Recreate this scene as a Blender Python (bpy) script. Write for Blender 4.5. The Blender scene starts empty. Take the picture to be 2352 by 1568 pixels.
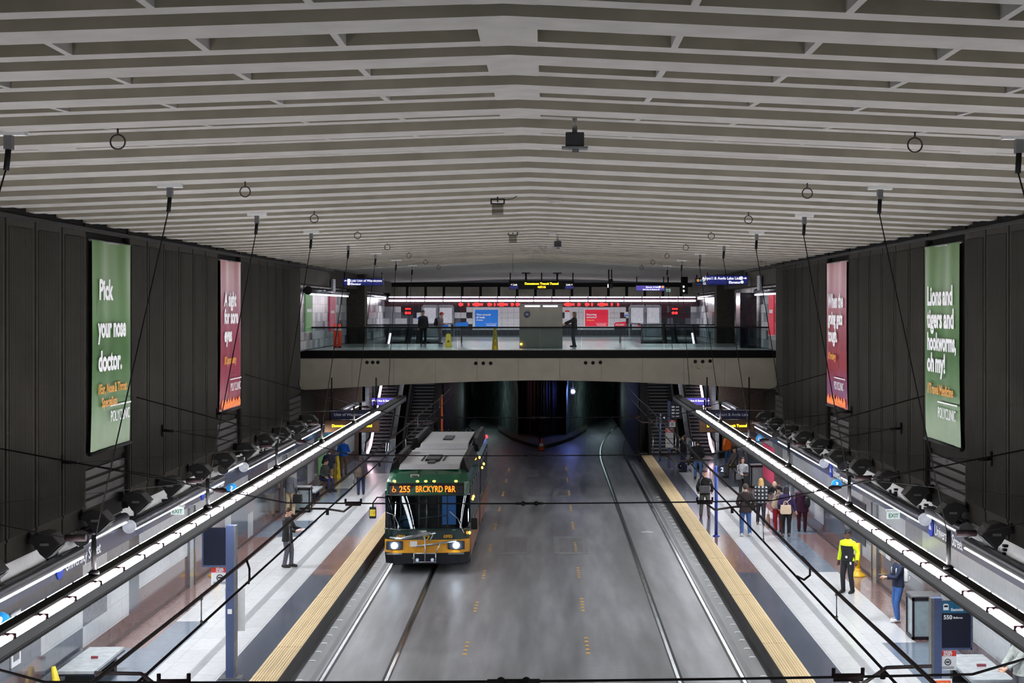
import bpy, bmesh, math, random
from mathutils import Vector, Matrix, Euler
random.seed(7)
SC = bpy.context.scene
COL = SC.collection
PI = math.pi
# ------------------------------------------------------------------ camera
CAMX, CAMZ, FPX, YAW = 0.32, 8.1, 3500.0, math.radians(2.0)
VPX, VPY = 1257.0, 711.0
CX = VPX + FPX*math.tan(YAW)
FWD = Vector((math.sin(YAW), math.cos(YAW), 0)); RGT = Vector((math.cos(YAW), -math.sin(YAW), 0))
cam = bpy.data.cameras.new('camera'); camo = bpy.data.objects.new('camera', cam); COL.objects.link(camo)
camo.location = (CAMX, 0, CAMZ); camo.rotation_euler = (PI/2, 0, -YAW)
cam.sensor_width = 36.0; cam.lens = 36.0*FPX/2352.0
cam.shift_x = (1176-CX)/2352.0; cam.shift_y = (VPY-784)/2352.0
cam.clip_start = 0.1; cam.clip_end = 400
SC.camera = camo

def at(px, py, X=None, Y=None, Z=None):
    """world point seen at a measured photo position, on a plane X=, Y= or Z="""
    d = FWD + RGT*((px-CX)/FPX) + Vector((0, 0, 1))*((VPY-py)/FPX)
    if Y is not None: t = Y/d.y
    elif X is not None: t = (X-CAMX)/d.x
    else: t = (Z-CAMZ)/d.z
    return Vector((CAMX, 0, CAMZ)) + d*t

# ------------------------------------------------------------------ materials
MATS = {}
def _srgb(c):
    return tuple(((v/255.0)/12.92 if v <= 10 else (((v/255.0)+0.055)/1.055)**2.4) for v in c)
def mat(name, rgb, rough=0.6, metal=0.0, var=0.12, scale=8.0, bump=0.0, emit=0.0, coat=0.0, spec=0.5, stretch=None):
    """principled material, sRGB 0-255 colour, with procedural noise mottling"""
    if name in MATS: return MATS[name]
    m = bpy.data.materials.new(name); m.use_nodes = True
    nt = m.node_tree; b = nt.nodes['Principled BSDF']
    c = _srgb(rgb)
    b.inputs['Roughness'].default_value = rough; b.inputs['Metallic'].default_value = metal
    b.inputs['Specular IOR Level'].default_value = spec
    if coat: b.inputs['Coat Weight'].default_value = coat
    tc = nt.nodes.new('ShaderNodeTexCoord'); n = nt.nodes.new('ShaderNodeTexNoise')
    n.inputs['Scale'].default_value = scale; n.inputs['Detail'].default_value = 4
    src = tc.outputs['Object']
    if stretch:
        mp = nt.nodes.new('ShaderNodeMapping'); mp.inputs['Scale'].default_value = stretch
        nt.links.new(src, mp.inputs['Vector']); src = mp.outputs['Vector']
    nt.links.new(src, n.inputs['Vector'])
    r = nt.nodes.new('ShaderNodeValToRGB')
    r.color_ramp.elements[0].position = 0.3; r.color_ramp.elements[1].position = 0.7
    r.color_ramp.elements[0].color = tuple(max(0, v*(1-var)) for v in c)+(1,)
    r.color_ramp.elements[1].color = tuple(min(1, v*(1+var)) for v in c)+(1,)
    nt.links.new(n.outputs['Fac'], r.inputs['Fac']); nt.links.new(r.outputs['Color'], b.inputs['Base Color'])
    if emit:
        nt.links.new(r.outputs['Color'], b.inputs['Emission Color']); b.inputs['Emission Strength'].default_value = emit
    if bump:
        bp = nt.nodes.new('ShaderNodeBump'); bp.inputs['Strength'].default_value = bump; bp.inputs['Distance'].default_value = 0.02
        nt.links.new(n.outputs['Fac'], bp.inputs['Height']); nt.links.new(bp.outputs['Normal'], b.inputs['Normal'])
    MATS[name] = m; return m
def stripes(name, rgb, axis, scale, rough=0.8, depth=0.6, dark=0.6, soil=0.25):
    """ribbed surface: fine wave along one axis, plus soiling noise"""
    m = mat(name, rgb, rough, var=soil, scale=0.7, spec=0.2)
    nt = m.node_tree; b = nt.nodes['Principled BSDF']
    tc = nt.nodes.new('ShaderNodeTexCoord'); w = nt.nodes.new('ShaderNodeTexWave')
    w.bands_direction = axis; w.inputs['Scale'].default_value = scale; w.inputs['Distortion'].default_value = 0.0
    nt.links.new(tc.outputs['Object'], w.inputs['Vector'])
    mix = nt.nodes.new('ShaderNodeMix'); mix.data_type = 'RGBA'; mix.blend_type = 'MULTIPLY'; mix.inputs[0].default_value = 1.0
    rr = nt.nodes.new('ShaderNodeValToRGB'); rr.color_ramp.elements[0].color = (dark, dark, dark, 1); rr.color_ramp.elements[1].color = (1, 1, 1, 1)
    nt.links.new(w.outputs['Fac'], rr.inputs['Fac'])
    old = b.inputs['Base Color'].links[0].from_socket
    nt.links.new(old, mix.inputs[6]); nt.links.new(rr.outputs['Color'], mix.inputs[7]); nt.links.new(mix.outputs[2], b.inputs['Base Color'])
    bp = nt.nodes.new('ShaderNodeBump'); bp.inputs['Strength'].default_value = depth; bp.inputs['Distance'].default_value = 0.02
    nt.links.new(w.outputs['Fac'], bp.inputs['Height']); nt.links.new(bp.outputs['Normal'], b.inputs['Normal'])
    return m
def tiled(name, rgb, rough, sx, sy, mortar=0.35, var=0.08, spec=0.5, rot=False, plane='XY'):
    """tile paving: brick texture joints over a mottled stone colour"""
    m = mat(name, rgb, rough, var=var, scale=9, spec=spec)
    nt = m.node_tree; b = nt.nodes['Principled BSDF']
    tc = nt.nodes.new('ShaderNodeTexCoord'); mp = nt.nodes.new('ShaderNodeMapping'); br = nt.nodes.new('ShaderNodeTexBrick')
    if plane == 'YZ': mp.inputs['Rotation'].default_value = (0, PI/2, PI/2)
    if plane == 'XZ': mp.inputs['Rotation'].default_value = (PI/2, 0, 0)
    br.offset = 0.0; br.inputs['Scale'].default_value = 1.0; br.inputs['Mortar Size'].default_value = 0.008
    br.inputs['Brick Width'].default_value = sx; br.inputs['Row Height'].default_value = sy
    br.inputs['Color1'].default_value = (1, 1, 1, 1); br.inputs['Color2'].default_value = (0.9, 0.9, 0.9, 1)
    br.inputs['Mortar'].default_value = (mortar, mortar, mortar, 1); br.inputs['Mortar Smooth'].default_value = 0.1
    nt.links.new(tc.outputs['Object'], mp.inputs['Vector']); nt.links.new(mp.outputs['Vector'], br.inputs['Vector'])
    mix = nt.nodes.new('ShaderNodeMix'); mix.data_type = 'RGBA'; mix.blend_type = 'MULTIPLY'; mix.inputs[0].default_value = 1.0
    old = b.inputs['Base Color'].links[0].from_socket
    nt.links.new(old, mix.inputs[6]); nt.links.new(br.outputs['Color'], mix.inputs[7]); nt.links.new(mix.outputs[2], b.inputs['Base Color'])
    return m
def glow(name, rgb, strength):
    if name in MATS: return MATS[name]
    m = bpy.data.materials.new(name); m.use_nodes = True; nt = m.node_tree
    b = nt.nodes['Principled BSDF']; c = _srgb(rgb)
    n = nt.nodes.new('ShaderNodeTexNoise'); n.inputs['Scale'].default_value = 3
    r = nt.nodes.new('ShaderNodeValToRGB')
    r.color_ramp.elements[0].color = tuple(v*0.93 for v in c)+(1,); r.color_ramp.elements[1].color = c+(1,)
    nt.links.new(n.outputs['Fac'], r.inputs['Fac']); nt.links.new(r.outputs['Color'], b.inputs['Emission Color'])
    b.inputs['Base Color'].default_value = c+(1,); b.inputs['Emission Strength'].default_value = strength
    b.inputs['Roughness'].default_value = 0.4
    MATS[name] = m; return m
def glass(name, tint, refl=1.0, rough=0.02):
    if name in MATS: return MATS[name]
    m = bpy.data.materials.new(name); m.use_nodes = True; nt = m.node_tree
    for n in list(nt.nodes): nt.nodes.remove(n)
    o = nt.nodes.new('ShaderNodeOutputMaterial'); t = nt.nodes.new('ShaderNodeBsdfTransparent'); g = nt.nodes.new('ShaderNodeBsdfGlossy')
    fr = nt.nodes.new('ShaderNodeFresnel'); fr.inputs['IOR'].default_value = 1.45
    mu = nt.nodes.new('ShaderNodeMath'); mu.operation = 'MULTIPLY'; mu.inputs[1].default_value = refl
    mx = nt.nodes.new('ShaderNodeMixShader'); t.inputs['Color'].default_value = _srgb(tint)+(1,)
    g.inputs['Roughness'].default_value = rough; g.inputs['Color'].default_value = (0.9, 0.95, 1, 1)
    nt.links.new(fr.outputs['Fac'], mu.inputs[0]); nt.links.new(mu.outputs[0], mx.inputs['Fac'])
    nt.links.new(t.outputs[0], mx.inputs[1]); nt.links.new(g.outputs[0], mx.inputs[2]); nt.links.new(mx.outputs[0], o.inputs['Surface'])
    MATS[name] = m; return m

# ------------------------------------------------------------------ objects and mesh building
def tag(o, label=None, cat=None, group=None, kind=None):
    if label: o['label'] = label
    if cat: o['category'] = cat
    if group: o['group'] = group
    if kind: o['kind'] = kind
    return o
def empty(name, loc=(0, 0, 0), rz=0.0, label=None, cat=None, group=None):
    o = bpy.data.objects.new(name, None); COL.objects.link(o)
    o.empty_display_size = 0.1; o.location = loc; o.rotation_euler = (0, 0, rz)
    return tag(o, label, cat, group)
def kids(o): return list(o.children)
def copy_tree(o, parent=None):
    c = o.copy(); COL.objects.link(c)
    if parent is not None: c.parent = parent
    for ch in kids(o): copy_tree(ch, c)
    return c
class MB:
    def __init__(s): s.v = []; s.f = []; s.m = []; s.sm = []
    def add(s, vs, fs, mi=0, smooth=False):
        k = len(s.v); s.v += [tuple(v) for v in vs]
        for f in fs: s.f.append([i+k for i in f]); s.m.append(mi); s.sm.append(smooth)
        return s
    def box(s, a, b, mi=0, M=None):
        x0, y0, z0 = [min(p, q) for p, q in zip(a, b)]; x1, y1, z1 = [max(p, q) for p, q in zip(a, b)]
        vs = [(x0,y0,z0),(x1,y0,z0),(x1,y1,z0),(x0,y1,z0),(x0,y0,z1),(x1,y0,z1),(x1,y1,z1),(x0,y1,z1)]
        if M is not None: vs = [M @ Vector(v) for v in vs]
        return s.add(vs, [(0,3,2,1),(4,5,6,7),(0,1,5,4),(1,2,6,5),(2,3,7,6),(3,0,4,7)], mi)
    def quad(s, a, b, c, d, mi=0): return s.add([a, b, c, d], [(0, 1, 2, 3)], mi)
    def tube(s, pts, r, n=8, mi=0, caps=True, smooth=True):
        pts = [Vector(p) for p in pts]; rs = r if isinstance(r, (list, tuple)) else [r]*len(pts)
        rings = []; up = None
        for i, p in enumerate(pts):
            d = (pts[min(i+1, len(pts)-1)]-pts[max(i-1, 0)]).normalized()
            if up is None: up = Vector((0, 0, 1)) if abs(d.z) < 0.9 else Vector((0, 1, 0))
            a = d.cross(up).normalized(); b = a.cross(d).normalized(); up = b
            rings.append([p+a*math.cos(2*PI*j/n)*rs[i]+b*math.sin(2*PI*j/n)*rs[i] for j in range(n)])
        vs = [v for q in rings for v in q]; fs = []
        for i in range(len(pts)-1):
            for j in range(n): fs.append((i*n+j, i*n+(j+1) % n, (i+1)*n+(j+1) % n, (i+1)*n+j))
        s.add(vs, fs, mi, smooth)
        if caps:
            k = len(s.v)-len(vs)
            s.f.append([k+j for j in range(n)][::-1]); s.m.append(mi); s.sm.append(False)
            s.f.append([k+(len(pts)-1)*n+j for j in range(n)]); s.m.append(mi); s.sm.append(False)
        return s
    def lathe(s, prof, c=(0, 0, 0), n=16, mi=0, M=None, smooth=True):
        """prof: list of (radius, height) about the z axis"""
        vs = []
        for r, h in prof:
            for j in range(n):
                v = Vector((c[0]+r*math.cos(2*PI*j/n), c[1]+r*math.sin(2*PI*j/n), c[2]+h))
                vs.append(M @ v if M is not None else v)
        fs = []
        for i in range(len(prof)-1):
            for j in range(n): fs.append((i*n+j, i*n+(j+1) % n, (i+1)*n+(j+1) % n, (i+1)*n+j))
        fs.append(tuple(range(n))[::-1]); fs.append(tuple((len(prof)-1)*n+j for j in range(n)))
        return s.add(vs, fs, mi, smooth)
    def prism(s, poly, a, b, axis='Y', mi=0):
        """extrude a 2-D polygon along an axis: X -> (y,z), Y -> (x,z), Z -> (x,y)"""
        n = len(poly)
        def P(p, t): return {'X': (t, p[0], p[1]), 'Y': (p[0], t, p[1]), 'Z': (p[0], p[1], t)}[axis]
        vs = [P(p, a) for p in poly]+[P(p, b) for p in poly]
        fs = [tuple(range(n)), tuple(range(n, 2*n))[::-1]]+[(i, n+i, n+(i+1) % n, (i+1) % n) for i in range(n)]
        return s.add(vs, fs, mi)
    def ball(s, c, r, n=12, mi=0):
        rx, ry, rz = r if isinstance(r, (tuple, list)) else (r, r, r); m = max(4, n//2); vs = []; fs = []
        for i in range(1, m):
            t = PI*i/m
            for j in range(n): vs.append((c[0]+rx*math.sin(t)*math.cos(2*PI*j/n), c[1]+ry*math.sin(t)*math.sin(2*PI*j/n), c[2]+rz*math.cos(t)))
        for i in range(m-2):
            for j in range(n): fs.append((i*n+j, (i+1)*n+j, (i+1)*n+(j+1) % n, i*n+(j+1) % n))
        k = len(vs); vs += [(c[0], c[1], c[2]+rz), (c[0], c[1], c[2]-rz)]
        for j in range(n): fs.append((k, j, (j+1) % n)); fs.append((k+1, (m-2)*n+(j+1) % n, (m-2)*n+j))
        return s.add(vs, fs, mi, True)
    def build(s, name, mats, parent=None, bevel=0.0, fix=True):
        me = bpy.data.meshes.new(name); me.from_pydata(s.v, [], s.f)
        if not isinstance(mats, (list, tuple)): mats = [mats]
        for m in mats: me.materials.append(m)
        for p, mi, sm in zip(me.polygons, s.m, s.sm): p.material_index = mi; p.use_smooth = sm
        if fix:
            bm = bmesh.new(); bm.from_mesh(me); bmesh.ops.recalc_face_normals(bm, faces=bm.faces); bm.to_mesh(me); bm.free()
        me.update()
        o = bpy.data.objects.new(name, me); COL.objects.link(o)
        if parent is not None: o.parent = parent
        if bevel:
            b = o.modifiers.new('bevel', 'BEVEL'); b.width = bevel; b.segments = 2; b.limit_method = 'ANGLE'
        return o
def struct(o): o['kind'] = 'structure'; return o
def text(s, size, m, M, parent=None, name='lettering', bold=0.0, align='LEFT', sx=1.0, spacing=1.0, line=1.0, shear=0.0):
    """real letter outlines as a thin mesh; M places the text plane (x right, y up, z out)"""
    cu = bpy.data.curves.new('t', 'FONT'); cu.body = s; cu.size = size; cu.align_x = align; cu.offset = bold*size
    cu.space_character = spacing; cu.space_line = line; cu.shear = shear; cu.resolution_u = 3; cu.extrude = 0.002
    to = bpy.data.objects.new('t', cu); COL.objects.link(to)
    bpy.context.view_layer.update()
    me = bpy.data.meshes.new_from_object(to.evaluated_get(bpy.context.evaluated_depsgraph_get()))
    bpy.data.objects.remove(to); bpy.data.curves.remove(cu)
    me.transform(M @ Matrix.Scale(sx, 4, (1, 0, 0))); me.materials.clear(); me.materials.append(m); me.name = name
    o = bpy.data.objects.new(name, me); COL.objects.link(o)
    if parent is not None: o.parent = parent
    return o
def face_cam(x, y, z): return Matrix(((1, 0, 0, x), (0, 0, -1, y), (0, 1, 0, z), (0, 0, 0, 1)))      # sign facing -Y
def face_px(x, y, z): return Matrix(((0, 0, 1, x), (1, 0, 0, y), (0, 1, 0, z), (0, 0, 0, 1)))       # sign facing +X (left wall): text runs +Y
def face_nx(x, y, z): return Matrix(((0, 0, -1, x), (-1, 0, 0, y), (0, 1, 0, z), (0, 0, 0, 1)))     # sign facing -X (right wall): text runs -Y
def disc(mb, c, r, axis, t=0.02, n=20, mi=0):
    d = {'X': Vector((1, 0, 0)), 'Y': Vector((0, 1, 0)), 'Z': Vector((0, 0, 1))}[axis]; c = Vector(c)
    return mb.tube([c-d*t/2, c+d*t/2], r, n, mi)

# palette
M_CEIL = mat('ceiling_concrete', (152, 151, 147), 0.85, var=0.08, scale=3, bump=0.1, spec=0.2)
M_CEILD = mat('ceiling_fascia', (160, 155, 141), 0.9, var=0.12, scale=2, spec=0.2)
M_CEILREC = mat('ceiling_recess', (158, 153, 138), 0.95, var=0.15, scale=2, spec=0.1)
M_WALLRIB = stripes('ribbed_concrete', (41, 39, 33), 'Y', 6.0, 0.9, 0.8, 0.55)
M_WALLEDGE = mat('panel_edge_concrete', (44, 42, 37), 0.9, var=0.15, scale=3, spec=0.2)
M_GAP = mat('joint_shadow', (12, 12, 11), 0.9)
M_LOUV = mat('louvre_grey', (58, 58, 58), 0.6, var=0.1)
M_BLACK = mat('black_metal', (17, 17, 18), 0.6, 0.0, spec=0.2)
M_DKGREY = mat('dark_grey_metal', (52, 53, 55), 0.55, 0.0, spec=0.3)
M_GREY = mat('grey_metal', (120, 122, 125), 0.35, 0.6)
M_STEEL = mat('polished_steel', (190, 195, 200), 0.18, 1.0, var=0.08, scale=2)
M_CHROME = mat('brushed_tube_metal', (140, 142, 150), 0.25, 0.9)
M_WHITE = mat('white_paint', (220, 222, 222), 0.5, var=0.05)
M_PAPER = mat('white_paper', (232, 234, 238), 0.7, var=0.04)
M_LAMP = glow('fluorescent_tube', (255, 250, 253), 95.0)
M_LAMPW = glow('wall_strip_lamp', (250, 250, 255), 6.0)
M_LETTER = mat('white_lettering', (235, 237, 240), 0.6, var=0.03, emit=0.12)
# ================================================================== SETTING
XP, XY, XL, XU, XB = 5.29, 5.86, 9.65, 9.60, 9.76      # platform edge, tactile edge, lower wall, upper panels, bay back
ZP, ZM = 0.40, 6.26                                        # platform, mezzanine floor
YEND = 80.4
# roadway
m_road = mat('roadway_concrete', (142, 144, 148), 0.42, var=0.22, scale=0.9, spec=0.5, stretch=(3.0, 0.35, 1))
def road_extra(m):
    nt = m.node_tree; b = nt.nodes['Principled BSDF']
    tc = nt.nodes.new('ShaderNodeTexCoord'); mp = nt.nodes.new('ShaderNodeMapping'); mp.inputs['Scale'].default_value = (0.9, 9.0, 1)
    n = nt.nodes.new('ShaderNodeTexNoise'); n.inputs['Scale'].default_value = 2.0; n.inputs['Detail'].default_value = 6
    nt.links.new(tc.outputs['Object'], mp.inputs['Vector']); nt.links.new(mp.outputs['Vector'], n.inputs['Vector'])
    rr = nt.nodes.new('ShaderNodeValToRGB'); rr.color_ramp.elements[0].position = 0.3; rr.color_ramp.elements[0].color = (0.72, 0.72, 0.74, 1); rr.color_ramp.elements[1].position = 0.68
    nt.links.new(n.outputs['Fac'], rr.inputs['Fac'])
    mix = nt.nodes.new('ShaderNodeMix'); mix.data_type = 'RGBA'; mix.blend_type = 'MULTIPLY'; mix.inputs[0].default_value = 1.0
    old = b.inputs['Base Color'].links[0].from_socket
    nt.links.new(old, mix.inputs[6]); nt.links.new(rr.outputs['Color'], mix.inputs[7])
    # darker oily lanes along the wheel paths
    n2 = nt.nodes.new('ShaderNodeTexNoise'); n2.inputs['Scale'].default_value = 1.0; n2.inputs['Detail'].default_value = 3
    mp2 = nt.nodes.new('ShaderNodeMapping'); mp2.inputs['Scale'].default_value = (0.8, 0.07, 1)
    nt.links.new(tc.outputs['Object'], mp2.inputs['Vector']); nt.links.new(mp2.outputs['Vector'], n2.inputs['Vector'])
    r2 = nt.nodes.new('ShaderNodeValToRGB'); r2.color_ramp.elements[0].position = 0.36; r2.color_ramp.elements[0].color = (0.5, 0.5, 0.5, 1); r2.color_ramp.elements[1].position = 0.58
    nt.links.new(n2.outputs['Fac'], r2.inputs['Fac'])
    mx2 = nt.nodes.new('ShaderNodeMix'); mx2.data_type = 'RGBA'; mx2.blend_type = 'MULTIPLY'; mx2.inputs[0].default_value = 1.0
    nt.links.new(mix.outputs[2], mx2.inputs[6]); nt.links.new(r2.outputs['Color'], mx2.inputs[7]); nt.links.new(mx2.outputs[2], b.inputs['Base Color'])
    mr = nt.nodes.new('ShaderNodeMapRange'); mr.inputs['To Min'].default_value = 0.28; mr.inputs['To Max'].default_value = 0.6
    nt.links.new(n.outputs['Fac'], mr.inputs['Value']); nt.links.new(mr.outputs[0], b.inputs['Roughness'])
road_extra(m_road)
m_roadpatch = mat('roadway_patch', (130, 131, 133), 0.55, var=0.2, scale=3)
m_roaddark = mat('roadway_strip_dark', (112, 113, 116), 0.5, var=0.2, scale=2, stretch=(4, 0.3, 1))
fl = MB(); fl.box((-12.5, 4, -0.3), (12.5, 125, 0), 0)
struct(fl.build('floor', [m_road]))
# vault covers, centre seam and darker strips set flush in the roadway
for i, (x0, x1, y0, y1) in enumerate([(-1.35, -0.2, 50.5, 54.5), (0.55, 1.7, 50.5, 54.5), (-0.9, -0.1, 74, 77), (0.5, 1.3, 74, 77), (-0.7, 0.0, 66, 68.5), (0.6, 1.3, 66, 68.5)]):
    p = MB(); p.box((x0, y0, 0), (x1, y1, 0.004), 0); p.box((x0+.18, y0+.5, 0.004), (x1-.18, y1-.5, 0.006), 1)
    struct(p.build('floor_cover', [m_roadpatch, m_roaddark]))
# platforms
m_light = tiled('paving_light', (212, 214, 217), 0.22, 0.6, 1.2, 0.72, 0.06)
m_band = tiled('paving_band_grey', (158, 160, 164), 0.3, 0.3, 0.3, 0.8, 0.1)
m_slate = tiled('paving_slate', (92, 98, 112), 0.16, 0.6, 0.6, 0.85, 0.1)
m_redst = tiled('paving_red_granite', (138, 112, 110), 0.14, 0.6, 0.6, 0.85, 0.14)
m_blue = tiled('paving_blue_grey', (122, 134, 150), 0.16, 0.6, 0.6, 0.85, 0.08)
m_kerb = mat('platform_kerb', (62, 62, 63), 0.7, var=0.25, scale=2, stretch=(1, 0.4, 3))
m_tact = stripes('tactile_yellow', (216, 194, 154), 'X', 1.0, 0.7, 0.0, 0.95, 0.06)
def platform(sg, nm):
    mb = MB(); y0, y1 = 4.0, 96.0
    mb.box((sg*XP, y0, 0), (sg*XL, y1, ZP-0.02), 3)
    ys = [4, 24, 35, 38, 44.5, 52, 56, 61, 66, 72, 80.4, 96]
    bands = [(XY, 6.55), (6.55, 7.08), (7.08, 7.28), (7.28, 8.05), (8.05, 8.85), (8.85, XL)]
    for j in range(len(ys)-1):
        for k, (a, b) in enumerate(bands):
            mi = [1, 0, 5, 0, 2, 4][k]
            if k == 0: mi = 4 if j == 4 else 1
            if k == 4: mi = {0: 2, 1: 2, 2: 2, 3: 0, 4: 0, 5: 2, 6: 0, 7: 2, 8: 0, 9: 1, 10: 1}[j]
            if sg > 0 and k == 4: mi = {0: 2, 1: 2, 2: 0, 3: 0, 4: 2, 5: 2, 6: 0, 7: 0, 8: 2, 9: 1, 10: 1}[j]
            if k == 5: mi = 4 if j % 2 == 0 or j > 7 else (2 if j in (1, 5) else 4)
            if j >= 9: mi = 1
            mb.box((sg*a, ys[j], ZP-0.02), (sg*b, ys[j+1], ZP), mi)
    mb.box((sg*XP, 80.4, ZP-0.02), (sg*XY, 96, ZP), 1)
    struct(mb.build(nm, [m_light, m_slate, m_blue, m_kerb, m_redst, m_band]))
    t = MB()                                                   # tactile strip: ribbed rubber tiles along the edge
    t.box((sg*XP, y0, ZP-0.02), (sg*XY, YEND, ZP+0.006))
    for i in range(9):
        x = XP+0.05+i*(XY-XP-0.1)/8.0
        t.box((sg*(x-0.016), y0, ZP+0.006), (sg*(x+0.016), YEND, ZP+0.016))
    for y in range(5, 80, 6): t.box((sg*XP, y*1.0, ZP+0.006), (sg*XY, y+0.008, ZP+0.0165), 1)
    t.box((sg*(XP+0.285), y0, ZP+0.006), (sg*(XP+0.3), YEND, ZP+0.0165), 1)
    struct(t.build('trim_1' if sg < 0 else 'trim_2', [m_tact, mat('tactile_joint', (176, 154, 114), 0.8)]))
platform(-1, 'floor_left'); platform(1, 'floor_right')
# rails set flush in the roadway: steel head, dark flangeway, worn concrete beside
m_groove = mat('rail_groove', (22, 22, 24), 0.6)
m_worn = mat('rail_side_strip', (96, 98, 104), 0.5, var=0.2, scale=2, stretch=(3, .3, 1))
def curve_rail(x, sgn):
    pts = [(x, 4.0)]
    for k in range(22):
        y = 78+k*1.7; t = max(0, (y-80)/34.0); pts.append((x+sgn*3.4*t*t, y))
    return pts
def ribbon(mb, pts, a, b, z, mi):
    for (x0, y0), (x1, y1) in zip(pts, pts[1:]):
        mb.add([(x0+a, y0, z), (x0+b, y0, z), (x1+b, y1, z), (x1+a, y1, z), (x0+a, y0, 0), (x0+b, y0, 0), (x1+b, y1, 0), (x1+a, y1, 0)],
               [(0,1,2,3), (0,4,5,1), (1,5,6,2), (2,6,7,3), (3,7,4,0)], mi)
names = {-4.62: 'steel rail nearest the left platform edge', -3.2: 'steel rail of the left track nearest the middle of the roadway',
         3.2: 'steel rail of the right track nearest the middle of the roadway', 4.62: 'steel rail nearest the right platform edge'}
for x, lb in names.items():
    sg = 1 if x > 0 else -1
    inner = -1 if abs(x) > 4 else 1
    pts = curve_rail(x, sg); r = empty('track_rail', (x, 40, 0), 0, lb + ', set flush in concrete', 'rail', 'rails in the roadway')
    def lp(p): return [(q[0]-x, q[1]-40) for q in p]
    mb = MB(); ribbon(mb, lp(pts), -0.035, 0.035, 0.006, 0); mb.build('rail_head', M_STEEL, r)
    mb = MB(); o = sg*inner*0.0; gi = sg*(-1 if abs(x) > 4 else 1)
    ribbon(mb, lp(pts), min(gi*0.035, gi*0.095), max(gi*0.035, gi*0.095), 0.004, 0); mb.build('flangeway', m_groove, r)
    mb = MB(); ribbon(mb, lp(pts), min(-gi*0.035, -gi*0.07), max(-gi*0.035, -gi*0.07), 0.003, 0); mb.build('rail_seal', M_DKGREY, r)
for sg in (-1, 1):
    mb = MB(); mb.box((sg*4.75, 4, 0), (sg*4.87, 80, 0.003)); struct(mb.build('floor_strip', m_worn))

# raised road markers: amber dots in the lane lines, white dots along the kerbs
m_amber = mat('amber_marker', (214, 170, 96), 0.5, emit=0.05); m_whitem = mat('white_marker', (225, 228, 232), 0.5, emit=0.08)
proto_a = None; proto_w = None
def marker(x, y, w, d, m, name, label, grp, src):
    if src is None:
        mb = MB(); mb.prism([(-w/2, 0), (w/2, 0), (w*.32, .018), (-w*.32, .018)], -d/2, d/2); o = mb.build(name, m)
    else:
        o = src.copy(); COL.objects.link(o)
    o.location = (x, y, 0); tag(o, label, 'road marker', grp); return o
for (x, side) in ((-1.62, 'left'), (1.28, 'right')):
    y = 35.9; k = 0
    while y < 78:
        for q in range(4 if side == 'left' else 5):
            o = marker(x, y+q*0.42, 0.1, 0.1, m_amber, 'road_marker', 'small amber raised marker in the dotted lane line on the %s of the roadway' % side, 'amber markers of the %s lane line' % side, proto_a)
            proto_a = proto_a or o
        y += 5.1; k += 1
for sg, side in ((-1, 'left'), (1, 'right')):
    y = 32.6; k = 0
    while y < 66:
        if k % 7 not in (2,):
            o = marker(sg*5.10, y, 0.16, 0.07, m_whitem, 'edge_marker', 'small white raised marker on the road beside the %s platform edge' % side, 'white markers along the %s platform' % side, proto_w)
            proto_w = proto_w or o
        y += 0.92; k += 1
for i, (px, py) in enumerate([(1478, 1222), (1487, 1221), (1495, 1222)]):
    p = at(px, py, Z=0); marker(p.x, p.y, 0.12, 0.2, m_whitem, 'edge_marker', 'white raised marker in a short row between the right track rails', 'three white markers between the right rails', proto_w)
# ------------------------------------------------------------------ ceiling
H0, SLP, RP = 2.25, 0.040, 1.784                               # flange height over the eye, cross fall, beam pitch
def zc(x, h=H0): return CAMZ+h-SLP*abs(x)
XE = 10.3
def slab(mb, y0, y1, dz0, dz1, mi, x0=-XE, x1=XE, topmi=None):
    """gable-shaped bar across the hall; dz measured up from the flange underside"""
    xs = sorted(set([x0, x1] + ([0.0] if x0 < 0 < x1 else [])))
    for a, b in zip(xs, xs[1:]):
        za0, zb0 = zc(a)+dz0, zc(b)+dz0; za1, zb1 = zc(a)+dz1, zc(b)+dz1
        mb.add([(a,y0,za0),(b,y0,zb0),(b,y1,zb0),(a,y1,za0),(a,y0,za1),(b,y0,zb1),(b,y1,zb1),(a,y1,za1)],
               [(0,3,2,1),(4,5,6,7),(3,0,4,7),(1,2,6,5)], mi)
        mb.add([(a,y0,za0),(b,y0,zb0),(b,y0,zb1),(a,y0,za1)], [(0,1,2,3)], 1 if topmi is None else topmi)
        mb.add([(a,y1,za0),(b,y1,zb0),(b,y1,zb1),(a,y1,za1)], [(0,1,2,3)], 1 if topmi is None else topmi)
NRIB = 35; Y0R = 9.9
APP = [0.55, 0.55, 0.40, 0.31, 0.13, 0.06, 0.03]
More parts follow.
